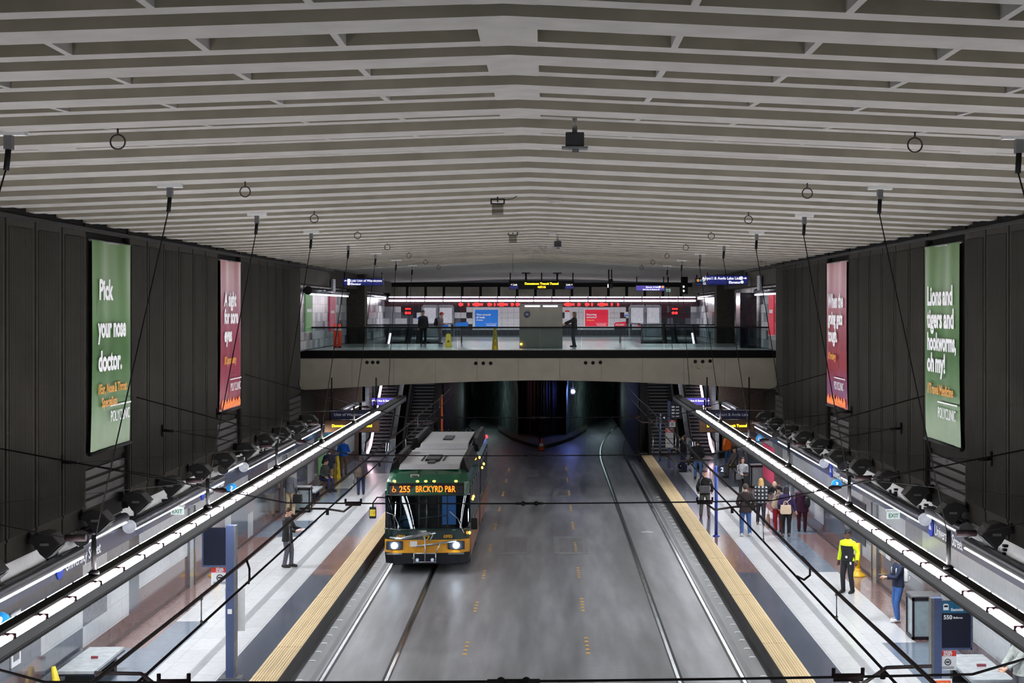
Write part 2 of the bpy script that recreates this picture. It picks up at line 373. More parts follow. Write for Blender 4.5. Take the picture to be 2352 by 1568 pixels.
for k in range(NRIB):
    y = Y0R+k*RP; ap = APP[k] if k < len(APP) else 0.0
    dl = max(0.0, (0.60-ap)*H0/(y+0.52))                       # the trailing flange sits a little higher than the leading one
    mb = MB()
    slab(mb, y, y+0.52, 0.0, 0.62, 0)                          # deep leading flange
    slab(mb, y+0.52, y+1.12, 0.5, 0.62, 2)                     # recess back
    slab(mb, y+1.12, y+1.36, min(dl, 0.12), 0.62, 0, topmi=2)  # thin trailing flange
    struct(mb.build('ceiling_beam', [M_CEIL, M_CEILD, M_CEILREC], fix=False))
    mb = MB()                                                  # solid blocks closing the slot and thin cross ties
    for c in (-6.0, 0.0, 6.0): slab(mb, y+0.521, y+1.36, min(dl, 0.12)-0.003, 0.5, 0, c-0.24, c+0.24)
    for s in (-1, 1):
        for c in [0.26+q*1.13 for q in range(1, 5)]+[6.26+q*1.13 for q in range(1, 4)]:
            xa, xb = s*c-0.03, s*c+0.03; d1 = min(dl, 0.12)
            mb.add([(xa, y+.52, zc(xa)+.01), (xb, y+.52, zc(xb)+.01), (xb, y+1.12, zc(xb)+d1), (xa, y+1.12, zc(xa)+d1), (xa, y+.52, zc(xa)+.5), (xb, y+.52, zc(xb)+.5), (xb, y+1.12, zc(xb)+.5), (xa, y+1.12, zc(xa)+.5)], [(0, 3, 2, 1), (3, 0, 4, 7), (1, 2, 6, 5), (0, 1, 5, 4)], 0)
    struct(mb.build('ceiling_tie', [M_CEIL, M_CEILD, M_CEILREC], fix=False))
mb = MB(); slab(mb, 3, 74, 0.62, 0.8, 1); struct(mb.build('ceiling', [M_CEILD, M_CEILD, M_CEILD], fix=False))
# smooth ceiling over the mezzanine
mb = MB()
for a, b in ((-12.5, -6.0), (-6.0, 0), (0, 6.0), (6.0, 12.5)):
    def zz(x): return CAMZ+2.08-0.0045*x*x if abs(x) <= 6.1 else CAMZ+1.918-0.02*(abs(x)-6)
    n = 6
    for i in range(n):
        xa, xb = a+(b-a)*i/n, a+(b-a)*(i+1)/n
        mb.add([(xa, 72.3, zz(xa)+.12), (xb, 72.3, zz(xb)+.12), (xb, 103, zz(xb)-.04), (xa, 103, zz(xa)-.04)], [(0, 1, 2, 3)], 0, True)
        mb.add([(xa, 72.3, zz(xa)+.12), (xb, 72.3, zz(xb)+.12), (xb, 72.3, zz(xb)+.9), (xa, 72.3, zz(xa)+.9)], [(0, 1, 2, 3)], 0)
struct(mb.build('ceiling_smooth', [M_CEIL], fix=False))
# ------------------------------------------------------------------ upper walls: ribbed panels in groups of six with banner bays between
PW = 1.632; ZT, ZB = CAMZ+1.70, 3.46
def panels(sg, ya, yb, n, X):
    mb = MB(); w = (yb-ya)/n
    mb.box((sg*(X+0.16), ya, ZB-0.1), (sg*(X+0.4), yb, ZT+0.5), 1)
    for i in range(n):
        a, b = ya+i*w+0.05, ya+(i+1)*w-0.05
        mb.box((sg*X, a, ZB), (sg*(X+0.18), b, ZT), 2)
        mb.box((sg*(X-0.015), a+0.12, ZB+0.42), (sg*X, b-0.12, ZT-0.16), 0)
        mb.add([(sg*(X-0.02), a, ZB+0.42), (sg*(X-0.02), b, ZB+0.42), (sg*(X+0.10), b, ZB), (sg*(X+0.10), a, ZB)], [(0, 1, 2, 3)], 2)
        mb.box((sg*(X-0.02), a, ZB+0.36), (sg*X, b, ZB+0.42), 2)
    return struct(mb.build('wall_left' if sg < 0 else 'wall_right', [M_WALLRIB, M_GAP, M_WALLEDGE]))
G = {-1: [(23.4, 33.17), (36.55, 46.3), (49.7, 59.1)], 1: [(23.8, 33.6), (37.1, 46.7), (50.25, 59.9)]}
def bay(sg, ya, yb, last=False):
    mb = MB(); X = XB
    mb.box((sg*X, ya, 3.3), (sg*(X+0.3), yb, ZT+0.5), 1)
    mb.box((sg*(X-0.05), ya+0.05, 5.3), (sg*X, yb-0.05, ZT-0.1), 2)
    mb.box((sg*(X-0.05), ya, 4.72), (sg*X, yb, 4.98), 2)
    mb.box((sg*(X-0.08), ya, 3.60), (sg*X, yb, 3.70), 1)
    z = 3.72
    while z < 4.6:                                            # louvre blades under the banner
        mb.box((sg*(X-0.06), ya, z), (sg*X, yb, z+0.2), 3)
        mb.add([(sg*(X-0.11), ya, z), (sg*(X-0.11), yb, z), (sg*(X-0.06), yb, z+0.04), (sg*(X-0.06), ya, z+0.04)], [(0, 1, 2, 3)], 2); z += 0.225
    for yy, d in ((ya, 1),) if last else ((ya, 1), (yb, -1)): mb.box((sg*(XU+0.02), yy-0.01, 3.4), (sg*X, yy+0.03*d, ZT+0.3), 1)
    return struct(mb.build('wall_bay', [M_WALLRIB, M_GAP, M_WALLEDGE, M_LOUV]))
for sg in (-1, 1):
    for ya, yb in G[sg]: panels(sg, ya, yb, 6, XU)
    for i in range(2): bay(sg, G[sg][i][1], G[sg][i+1][0])
    bay(sg, G[sg][2][1], 62.4, True)
    bay(sg, G[sg][0][0]-3.2, G[sg][0][0]); panels(sg, 10.0, G[sg][0][0]-3.2, 6, XU)
    mb = MB(); mb.box((sg*(XU-0.05), 6, ZT), (sg*(XU+0.9), 62.4, ZT+0.07), 0); mb.box((sg*(XU+0.05), 6, ZT+0.07), (sg*(XU+0.9), 72, ZT+0.8), 1)
    struct(mb.build('trim_3' if sg < 0 else 'trim_4', [M_GAP, M_GAP]))
    mb = MB(); mb.box((sg*9.76, 62.2, 2.6), (sg*12.6, 62.4, 10.4)); mb.box((sg*11.6, 62.4, 0), (sg*11.9, 104, 10.6)); struct(mb.build('wall_return', [M_WALLEDGE]))
# ------------------------------------------------------------------ lower walls: patchwork of stone tiles
m_tl = tiled('wall_tile_light', (190, 194, 198), 0.16, 0.9, 0.45, 0.75, 0.06, plane='YZ')
m_td = tiled('wall_tile_dark', (84, 90, 102), 0.12, 0.9, 0.45, 0.8, 0.08, plane='YZ')
m_tm = tiled('wall_tile_mid', (140, 144, 150), 0.16, 0.9, 0.45, 0.78, 0.08, plane='YZ')
m_tr = tiled('wall_tile_red', (108, 88, 88), 0.10, 0.9, 0.45, 0.8, 0.12, plane='YZ')
m_fr = mat('frieze_blue_grey', (84, 94, 120), 0.14, var=0.06, spec=0.8)
def lower(sg):
    mb = MB(); rnd = random.Random(5 if sg < 0 else 11)
    mb.box((sg*XL, 6, ZP), (sg*(XL+0.35), 66.2, 3.02), 4)
    z = [ZP, 0.85, 1.3, 1.75, 2.2, 2.63]; y = 6.0
    while y < 79:
        w = rnd.choice([0.9, 1.8, 2.7, 1.8]); w = min(w, 79-y)
        hi = rnd.choice([0, 0, 0, 1, 2, 0]); lo = rnd.choice([1, 3, 3, 0, 1]); cut = rnd.choice([1, 2, 2, 3])
        for r in range(5):
            mi = 3 if r == 0 else (lo if r <= cut else hi)
            if rnd.random() < 0.12: mi = rnd.choice([0, 1, 2])
            mb.box((sg*(XL-0.03), y, z[r]), (sg*XL, y+w, z[r+1]), mi)
        y += w
    mb.box((sg*(XL-0.035), 6, 2.63), (sg*XL, 66.2, 3.02), 4)
    # pilasters
    for yy in (27.2, 42.5, 57.5): mb.box((sg*(XL-0.10), yy, ZP), (sg*(XL-0.03), yy+0.5, 2.63), 2); mb.box((sg*(XL-0.12), yy+0.5, ZP), (sg*(XL-0.03), yy+0.62, 2.63), 1)
    mb.box((sg*XL, 66, ZP), (sg*(XL+0.35), 79, 3.02), 3)
    struct(mb.build('wall_lower', [m_tl, m_td, m_tm, m_tr, m_fr]))
    b = MB(); b.box((sg*(XL-0.05), 6, ZP), (sg*(XL-0.03), 79, ZP+0.1)); struct(b.build('baseboard_left' if sg < 0 else 'baseboard_right', mat('skirting_stone', (88, 74, 74), 0.4)))
    c = MB()                                                   # pale reflector ledge under the panels with small vent grilles
    c.add([(sg*(XL+0.02), 6, 3.02), (sg*(XL+0.02), 66, 3.02), (sg*(XL+0.12), 66, 3.36), (sg*(XL+0.12), 6, 3.36)], [(0, 1, 2, 3)], 0)
    c.box((sg*(XL+0.12), 6, 3.30), (sg*(XL+1.0), 66.2, 3.36), 1)
    yy = 8.0
    while yy < 64:
        for q in range(3): c.box((sg*(XL+0.0), yy, 3.08+q*0.08), (sg*(XL+0.10), yy+0.12, 3.13+q*0.08), 2)
        yy += 3.264
    struct(c.build('trim_5' if sg < 0 else 'trim_6', [M_WHITE, M_GAP, M_BLACK]))
lower(-1); lower(1)
# ------------------------------------------------------------------ mezzanine
YM = 70.0
m_gird = mat('girder_cladding', (176, 171, 158), 0.75, var=0.08, scale=1.5)
m_mezf = tiled('mezzanine_paving', (186, 190, 190), 0.22, 0.6, 0.6, 0.8, 0.08)
mb = MB(); GX = 11.58
def gz(x): return 4.86-0.42*(min(1.0, abs(x)/10.5))**1.6
N = 36; xs = [-GX+2*GX*i/N for i in range(N+1)]
for a, b in zip(xs, xs[1:]):
    mb.add([(a, YM, gz(a)), (b, YM, gz(b)), (b, YM, 5.88), (a, YM, 5.88)], [(0, 1, 2, 3)], 0)
    mb.add([(a, YM, gz(a)), (b, YM, gz(b)), (b, YM+1.2, gz(b)), (a, YM+1.2, gz(a))], [(0, 1, 2, 3)], 0)
    mb.add([(a, YM+1.2, gz(a)), (b, YM+1.2, gz(b)), (b, YM+1.2, 5.7), (a, YM+1.2, 5.7)], [(0, 1, 2, 3)], 0)
for x in [-8.6+1.9*i for i in range(10)]: mb.box((x-0.006, YM-0.003, gz(x)+.02), (x+0.006, YM, 5.86), 1)
for px, py in ((843, 832), (856, 832), (868, 832), (1093, 834), (1110, 834), (1127, 834), (1345, 833), (1362, 833), (1379, 832), (1597, 830), (1614, 830), (1631, 829)):
    p = at(px, py, Y=YM); disc(mb, (p.x, YM, p.z), 0.085, 'Y', 0.012, 16, 2)
struct(mb.build('mezzanine_girder', [m_gird, mat('girder_joint', (100, 97, 88), 0.8), M_GAP], fix=False))
mb = MB(); mb.box((-GX, YM-0.06, 5.88), (GX, YM+0.02, 6.24)); struct(mb.build('trim_7', mat('fascia_black', (7, 7, 8), 0.5, spec=0.12)))
mb = MB()
mb.box((-11.6, YM, 5.95), (11.6, 82.5, ZM)); mb.box((-11.6, 82.5, 5.95), (-9.3, 103, ZM)); mb.box((9.3, 82.5, 5.95), (11.6, 103, ZM))
mb.box((-5.4, 82.5, 5.95), (5.4, 103, ZM)); mb.box((-9.3, 93.5, 5.95), (-5.4, 103, ZM)); mb.box((5.4, 93.5, 5.95), (9.3, 103, ZM))
struct(mb.build('floor_mezzanine', [m_mezf]))
YW = 102.0
mk = lambda n, c, r=0.3: mat(n, c, r, var=0.06)
m_w = mk('tile_white', (206, 208, 212)); m_k = mk('tile_black', (34, 34, 42)); m_mar = mk('tile_maroon', (62, 26, 38)); m_sl = mk('tile_slate', (88, 90, 102)); m_lg = mk('tile_pale', (150, 154, 162)); m_jt = mk('tile_joint', (120, 122, 128), 0.8)
def wall_back():
    mb = MB(); rnd = random.Random(3)
    mb.box((-12, YW, ZM), (12, YW+0.3, 10.6), 5)
    ts = 0.395; nx = int(22/ts)
    for i in range(nx):
        x = -11.0+i*ts
        for r in range(9):
            z = ZM+0.1+r*0.39
            if z > 8.5: continue
            mid = abs(abs(x)-3.2) < 2.3 or abs(x) < 1.2
            if r == 0: mi = 1
            elif r == 1: mi = 3 if not mid else (0 if abs(abs(x)-3.3) < 1.4 else 1)
            elif r == 5: mi = 2
            elif abs(abs(x)-3.3) < 1.7: mi = 0
            elif mid: mi = 0 if (i+r) % 2 else rnd.choice([1, 2, 1])
            elif abs(x) < 9.6: mi = rnd.choice([1, 3, 3, 0, 1, 2])
            else: mi = rnd.choice([0, 4, 4])
            mb.box((x+.006, YW-0.02, z+.006), (x+ts-.006, YW, z+.39-.006), mi)
    # panelled band over the lamps
    x = -10.2
    while x < 10.2:
        mb.box((x+0.06, YW-0.12, 8.98), (x+1.1, YW, 9.62), 6); x += 1.22
    mb.box((-10.6, YW-0.03, 8.94), (10.6, YW, 9.9), 7)
    struct(mb.build('wall_back', [m_w, m_k, m_mar, m_sl, m_lg, m_jt, stripes('grille_panel', (150, 146, 134), 'X', 4.0, 0.8, 0.4, 0.6), M_BLACK]))
wall_back()
for sg in (-1, 1):                                            # side walls of the mezzanine with a dark concrete pier
    mb = MB(); rnd = random.Random(20+sg)
    mb.box((sg*10.55, 62.6, ZM), (sg*10.8, YW, 10.4), 5)
    y = 62.8
    while y < YW-0.5:
        for r in range(8):
            z = ZM+0.05+r*0.41
            mb.box((sg*10.52, y+.008, z+.006), (sg*10.55, y+.8-.008, z+.41-.006), rnd.choice([0, 4, 4, 0, 3, 0]))
        y += 0.8
    struct(mb.build('wall_left' if sg < 0 else 'wall_right', [m_w, m_k, m_mar, m_sl, m_lg, m_jt]))
    mb = MB(); mb.box((sg*9.55, 82.8, ZM), (sg*10.55, 84.0, 10.4)); mb.box((sg*9.95, 62.6, 9.2), (sg*10.6, 101, 10.4)); struct(mb.build('pier', [mat('pier_concrete', (62, 58, 52), 0.9, var=0.2)]))
# ================================================================== HALL FITTINGS
SIDE = {-1: 'left', 1: 'right'}
# ---- banners in the wall bays
m_lawn = mat('banner_green', (86, 150, 62), 0.45, var=0.18, scale=0.8, stretch=(1, 1, 0.5), emit=0.05)
def grad_mat(name, stops, z0, z1):
    m = bpy.data.materials.new(name); m.use_nodes = True; nt = m.node_tree; b = nt.nodes['Principled BSDF']
    tc = nt.nodes.new('ShaderNodeTexCoord'); sp = nt.nodes.new('ShaderNodeSeparateXYZ'); mr = nt.nodes.new('ShaderNodeMapRange')
    mr.inputs['From Min'].default_value = z0; mr.inputs['From Max'].default_value = z1
    nz = nt.nodes.new('ShaderNodeTexNoise'); nz.inputs['Scale'].default_value = 1.3
    ad = nt.nodes.new('ShaderNodeMath'); ad.operation = 'MULTIPLY_ADD'; ad.inputs[1].default_value = 0.10; 
    r = nt.nodes.new('ShaderNodeValToRGB')
    while len(r.color_ramp.elements) < len(stops): r.color_ramp.elements.new(0.5)
    for e, (p, c) in zip(r.color_ramp.elements, stops): e.position = p; e.color = _srgb(c)+(1,)
    nt.links.new(tc.outputs['Object'], sp.inputs[0]); nt.links.new(sp.outputs['Z'], mr.inputs['Value'])
    nt.links.new(tc.outputs['Object'], nz.inputs['Vector']); nt.links.new(nz.outputs['Fac'], ad.inputs[0]); nt.links.new(mr.outputs[0], ad.inputs[2])
    nt.links.new(ad.outputs[0], r.inputs['Fac']); nt.links.new(r.outputs['Color'], b.inputs['Base Color'])
    nt.links.new(r.outputs['Color'], b.inputs['Emission Color']); b.inputs['Emission Strength'].default_value = 0.02
    b.inputs['Roughness'].default_value = 0.4; return m
m_green = grad_mat('banner_green_print', [(0.0, (108, 147, 94)), (0.22, (64, 112, 52)), (0.5, (43, 94, 25)), (0.62, (70, 116, 54)), (1.0, (67, 102, 38))], 0, 5.2)
m_redb = grad_mat('banner_red_print', [(0.0, (136, 32, 48)), (0.2, (140, 19, 56)), (0.55, (134, 22, 62)), (0.75, (136, 73, 92)), (1.0, (134, 57, 52))], 0, 5.2)
m_purp = grad_mat('banner_purple_print', [(0.0, (188, 72, 40)), (0.08, (152, 24, 64)), (0.16, (112, 24, 96)), (0.3, (140, 19, 40)), (0.75, (137, 57, 80)), (1.0, (137, 56, 60))], 0, 5.2)
m_oran = mat('banner_orange_letters', (214, 150, 60), 0.5, emit=0.12); m_flame = mat('banner_flame', (250, 130, 40), 0.5, emit=0.3)
def words(s, sz, m, face, y0, z, par, nm, bold, wmax):
    ws = s.split(' '); W = []
    for w in ws:
        cu = bpy.data.curves.new('t', 'FONT'); cu.body = w; cu.size = sz; t = bpy.data.objects.new('t', cu); COL.objects.link(t); bpy.context.view_layer.update(); W.append(t.dimensions.x); bpy.data.objects.remove(t); bpy.data.curves.remove(cu)
    tot = sum(W)+sz*0.28*(len(ws)-1); k = min(1.0, wmax/tot); x = y0
    for w, wd in zip(ws, W): text(w, sz, m, face(x, z), par, nm, bold, sx=k); x += (wd+sz*0.28)*k
def banner(sg, ya, yb, zt, zb, m, lines, tagl, label, flame=False):
    X = sg*(XU+0.02); b = empty('hanging_banner', (X, ya, zb), 0, label, 'banner', 'banners hanging in the wall bays')
    H = zt-zb; L = yb-ya; mb = MB(); ny, nz = 16, 30; vs = []
    def bulge(u, t): return -sg*(0.022*math.sin(u*9.0)*(0.4+0.6*t)+0.008*math.sin(u*21+t*3)+0.03-(0.035*(1-t)**4)*(1.0-0.3*u))
    for j in range(nz+1):
        for i in range(ny+1):
            u, t = i/ny, j/nz; vs.append((bulge(u, t), u*L, t*H))
    fs = [(j*(ny+1)+i, j*(ny+1)+i+1, (j+1)*(ny+1)+i+1, (j+1)*(ny+1)+i) for j in range(nz) for i in range(ny)]
    mb.add(vs, fs, 0, True); mb.build('banner_cloth', m, b)
    r = MB(); r.tube([(0, -0.08, H), (0, L+0.08, H)], 0.03, 8); r.build('top_rod', M_GREY, b)
    r = MB(); r.tube([(bulge(0, 0), -0.06, 0), (bulge(1, 0), L+0.06, 0)], 0.045, 8); r.build('bottom_rod', M_BLACK, b)
    face = (lambda y, z: face_px(0.066, y, z)) if sg < 0 else (lambda y, z: face_nx(-0.066, L-y, z))
    for s, sz, zf, y0 in lines: words(s, sz, M_LETTER, face, y0, H*zf, b, 'slogan', 0.035, L*(0.70 if sg < 0 else 0.82))
    for s, sz, zf, y0 in tagl: words(s, sz, m_oran, face, y0, H*zf, b, 'department_line', 0.02, L*0.74)
    text('POLYCLINIC', 0.36, M_LETTER, face(L*0.43, H*0.13), b, 'logo_lettering', 0.0, sx=0.78)
    q = MB(); (yy0, yy1) = (L*0.42, L*0.98) if sg < 0 else (L*0.02, L*0.58)
    q.box((-sg*0.062, yy0, H*0.205), (-sg*0.068, yy1, H*0.212)); q.build('underline', M_LETTER, b)
    if flame:
        f = MB(); rnd = random.Random(2); pts = [(0.05*L, 0.02*H)]
        n = 14
        for i in range(n+1): pts.append((L*(0.04+0.92*i/n), H*(0.045+(0.035 if i % 2 else 0.0)+0.01*rnd.random())))
        pts.append((0.96*L, 0.02*H))
        f.add([(bulge(p[0]/L, p[1]/H)-sg*0.03, p[0], p[1]) for p in pts], [tuple(range(len(pts)))]); f.build('flame_print', m_flame, b)
    return b
banner(-1, 33.55, 36.6, 9.62, 4.95, m_green, [('Pick', 0.62, 0.725, 0.42), ('your nose', 0.62, 0.545, 0.36), ('doctor.', 0.62, 0.385, 0.36)], [('//Ear, Nose & Throat', 0.3, 0.275, 0.36), ('Specialists', 0.3, 0.21, 0.62)],
       'green banner reading Pick your nose doctor in the left wall bay')
banner(-1, 46.6, 49.65, 9.62, 4.95, m_redb, [('A sight', 0.62, 0.70, 0.42), ('for sore', 0.62, 0.585, 0.42), ('eyes', 0.62, 0.465, 0.42)], [('//Optometry', 0.34, 0.315, 0.42)],
       'red banner about sore eyes with a flame strip in the left wall bay', True)
banner(1, 33.98, 37.1, 9.62, 4.95, m_green, [('Lions and', 0.62, 0.70, 0.34), ('tigers and', 0.62, 0.585, 0.34), ('hookworms,', 0.58, 0.47, 0.34), ('oh my!', 0.62, 0.36, 0.34)], [('//Travel Medicine', 0.34, 0.245, 0.36)],
       'green banner reading Lions and tigers and hookworms in the right wall bay')
banner(1, 46.91, 50.25, 9.62, 4.95, m_purp, [('When the', 0.62, 0.69, 0.42), ('going gets', 0.60, 0.575, 0.42), ('tough.', 0.62, 0.455, 0.42)], [('//Urology', 0.34, 0.33, 0.42)],
       'red and purple banner about going tough in the right wall bay', True)
# ---- the two suspended light beams over the platforms
m_beam = mat('beam_grey_panel', (132, 136, 138), 0.5, 0.2, var=0.05, scale=1.5); m_beamtop = mat('beam_top_plate', (16, 14, 13), 0.6, spec=0.2)
BX, BZ, BEND = 6.0, 4.22, 68.6
proto_lamp = {}
for sg in (-1, 1):
    x0, x1 = sg*(BX-0.02), sg*(BX+0.46)                      # inner and outer side
    b = empty('light_beam', (sg*BX, 8, BZ), 0, 'long suspended grey light beam with fluorescent lamps over the %s platform' % SIDE[sg], 'light fitting', 'suspended light beams')
    def L(x, y, z): return (x-sg*BX, y-8, z-BZ)
    mb = MB()
    mb.prism([(0, -0.03), (0, -0.20), (sg*0.44, -0.20), (sg*0.44, -0.03)], 0, BEND-8, 'Y'); mb.build('housing', m_beam, b)
    mb = MB(); mb.box((-sg*0.012, 0, -0.205), (0, BEND-8, -0.178)); mb.box((-sg*0.006, 0, -0.160), (0, BEND-8, -0.154)); mb.build('side_trim', M_DKGREY, b)
    mb = MB(); mb.box((sg*0.002, 0, -0.03), (sg*0.438, BEND-8, -0.022)); mb.build('lamp_tray', M_BLACK, b)
    mb = MB(); mb.prism([(sg*0.125, -0.022), (sg*0.125, 0.03), (sg*0.16, 0.05), (sg*0.33, 0.05), (sg*0.36, 0.03), (sg*0.36, -0.022)], 0, BEND-8, 'Y'); mb.build('top_cover', m_beamtop, b)
    mb = MB(); mb.box((sg*0.002, 50.2, -0.022), (sg*0.125, BEND-8, 0.03)); mb.build('end_cover', m_beamtop, b)
    for k in range(42):
        y = 1.0+k*1.17
        if y > 49: break
        if sg not in proto_lamp:
            mb = MB(); mb.tube([(0.032*sg, 0.04, 0.006), (0.032*sg, 1.11, 0.006)], 0.026, 8); o = mb.build('lamp_tube', M_LAMP, b)
            mb = MB(); mb.tube([(0.095*sg, 0.07, 0.004), (0.095*sg, 1.09, 0.004)], 0.022, 8); o1 = mb.build('inner_lamp_tube', M_LAMP, b)
            mb = MB(); mb.tube([(0.402*sg, 0.07, 0.0), (0.402*sg, 1.10, 0.0)], 0.012, 6); o2 = mb.build('outer_lamp_tube', M_LAMP, b)
            mb = MB(); mb.box((-0.004*sg, -0.02, -0.03), (0.125*sg, 0.012, 0.036)); o3 = mb.build('lamp_holder', mat('lamp_holder_maroon', (9, 4, 5), 0.95, spec=0.0), b)
            proto_lamp[sg] = (o, o1, o2, o3)
            for q in proto_lamp[sg]: q.location = (0, y, 0)
        else:
            for q in proto_lamp[sg]: c = q.copy(); COL.objects.link(c); c.location = (0, y, 0)
    for y in (14.9, 22.3, 29.7, 37.2, 44.6, 52.0):             # short posts where the hangers meet the beam
        mb = MB(); mb.tube([(sg*0.24, y-8, 0.04), (sg*0.24, y-8, 0.62)], 0.035, 8); mb.lathe([(0.08, 0.05), (0.08, 0.08), (0.05, 0.11)], (sg*0.24, y-8, 0), 12); mb.build('hanger_post', M_BLACK, b)
# ---- ceiling hangers and rings
AY = [17.7+7.47*k for k in range(8)]
m_ring = mat('rusty_ring', (52, 40, 38), 0.7)
for sg in (-1, 1):
    for k, y in enumerate(AY):
        xa = sg*5.85; za = zc(xa)
        ord_ = ['nearest', 'second nearest', 'third nearest', 'fourth nearest', 'fifth nearest', 'sixth nearest', 'seventh nearest', 'farthest'][k]
        h = empty('hanger_cable', (xa, y, za), 0, '%s of the thin hanger cables from the %s ceiling' % (ord_, SIDE[sg]), 'cable', 'hanger cables')
        mb = MB(); mb.box((-0.2, -0.05, -0.02), (0.2, 0.05, 0.05)); mb.build('ceiling_plate', M_WHITE, h)
        mb = MB(); mb.box((-0.045, -0.05, -0.18), (0.045, 0.05, -0.02)); mb.build('bracket', M_GREY, h)
        mb = MB(); mb.tube([(0, -0.01, -0.16), (-0.02, -0.03, -0.42)], 0.035, 8); mb.build('turnbuckle', M_BLACK, h)
        ye = y-2.85 if k < 6 else y+0.5; zt = BZ+0.60
        mb = MB(); mb.tube([(-0.02, -0.03, -0.4), (sg*(BX+0.22)-xa, ye-y, zt-za)], 0.011, 6); mb.build('cable', M_BLACK, h)
        xr = sg*4.67; zr = zc(xr)
        r = empty('ceiling_ring', (xr, y+0.2, zr), 0, '%s of the dark hanging rings on the %s ceiling' % (ord_, SIDE[sg]), 'ring', 'rings on the ceiling')
        mb = MB(); mb.tube([(0.085*math.sin(t*2*PI/20), 0, -0.115+0.085*math.cos(t*2*PI/20)) for t in range(21)], 0.010, 8, caps=False); mb.build('ring', m_ring, r)
        mb = MB(); mb.tube([(0, 0, 0.06), (0, 0, -0.035)], 0.012, 6); mb.build('ring_stem', m_ring, r)
# ---- devices on the ceiling
for px, py, Y, lb in ((1320, 322, 18.2, 'dark grey loudspeaker box on the ceiling nearest the viewer'), (1281, 560, 46.5, 'dark grey loudspeaker box on the ceiling far from the viewer')):
    p = at(px, py, Y=Y); d = empty('ceiling_speaker', (p.x, Y, p.z), 0, lb, 'loudspeaker', 'ceiling loudspeakers')
    mb = MB(); mb.box((-0.11, -0.11, -0.085), (0.11, 0.11, 0.085)); mb.build('cabinet', M_DKGREY, d, 0.008)
    mb = MB(); mb.box((-0.155, -0.13, -0.105), (0.155, 0.13, -0.085)); mb.box((-0.03, -0.03, -0.15), (0.05, 0.05, -0.105)); mb.build('bottom_plate', M_GREY, d)
    mb = MB(); mb.tube([(0, 0.0, 0.085), (0, 0, zc(p.x)-p.z+0.1)], 0.03, 8); mb.build('stem', M_CEIL, d)
m_frost = glass('frosted_screen', (205, 205, 200), 0.4, 0.3)
for px, py, Y, lb in ((1143, 462, 30.6, 'square ceiling bracket with pale hanging screen nearer the viewer'), (1178, 536, 44.0, 'square ceiling bracket with pale hanging screen farther off')):
    p = at(px, py, Y=Y); d = empty('ceiling_bracket', (p.x, Y, p.z), 0, lb, 'bracket', 'ceiling brackets')
    mb = MB(); r = 0.014
    for a, b in (((-.13, 0, .04), (.13, 0, .04)), ((-.13, 0, .05), (-.13, 0, -.06)), ((.13, 0, .05), (.13, 0, -.06)), ((-.13, 0, -.05), (.13, 0, -.05)), ((0, 0, .2), (0, 0, -.02))): mb.tube([a, b], r, 6)
    mb.build('frame', M_BLACK, d)
    mb = MB(); mb.box((-.115, -.01, -.27), (.115, .01, -.06)); mb.build('screen', m_frost, d)
    mb = MB(); mb.tube([(0.13, 0, 0.03), (0.3, 0.0, 0.05), (0.42, 0, 0.13), (0.95, 0, 0.16), (1.0, 0, 0.1)], 0.008, 6); mb.build('wire', M_BLACK, d)
    mb = MB(); mb.lathe([(0.13, 0.0), (0.12, -0.05), (0.07, -0.09), (0.01, -0.1)], (1.15, 0, 0.05), 16); mb.build('dish', M_CEIL, d)
p = at(1178, 570, Y=60); mb = MB(); mb.tube([(p.x, 60, zc(p.x)+0.05), (p.x, 60, zc(p.x)-0.75)], 0.006, 6); tag(mb.build('hanging_wire', M_BLACK), 'thin dark wire dropping from the middle of the far ceiling', 'wire')
# ---- wall lamps: long tubes under the panels, short ones set back at the bays
m_tubegrey = mat('lamp_tube_grey', (96, 97, 104), 0.32, 0.7); m_disc = mat('lamp_end_dark', (70, 70, 72), 0.5); m_ball = mat('lamp_end_pale', (200, 205, 215), 0.35, emit=0.35)
def walltube(sg, ya, yb, x, z, end, label):
    t = empty('wall_lamp', (sg*x, ya, z), 0, label, 'wall lamp', 'tube lamps along the walls')
    mb = MB(); mb.tube([(0, 0, 0), (0, yb-ya, 0)], 0.115, 16); mb.build('lamp_body', m_tubegrey, t)
    mb = MB(); mb.tube([(-sg*0.07, 0.25, -0.10), (-sg*0.07, yb-ya-0.1, -0.10)], 0.020, 8); mb.build('light_strip', M_LAMPW, t)
    mb = MB()
    if end == 'disc': disc(mb, (0, -0.04, 0), 0.165, 'Y', 0.07, 24); mb.build('end_disc', m_disc, t)
    else: disc(mb, (0, -0.04, 0), 0.155, 'Y', 0.07, 24); mb.build('end_disc', m_ball, t)
    mb = MB(); mb.tube([(sg*0.09, 0.1, 0.09), (sg*0.09, yb-ya, 0.09)], 0.03, 8); mb.build('rail', M_DKGREY, t)
    q = 0.9
    while q < yb-ya:
        mb = MB(); mb.box((0.0, q-0.05, 0.05), (sg*0.3, q+0.05, 0.12)); mb.box((sg*.08, q-0.04, .1), (sg*.14, q+0.04, .22)); mb.build('wall_bracket', M_DKGREY, t); q += 3.26
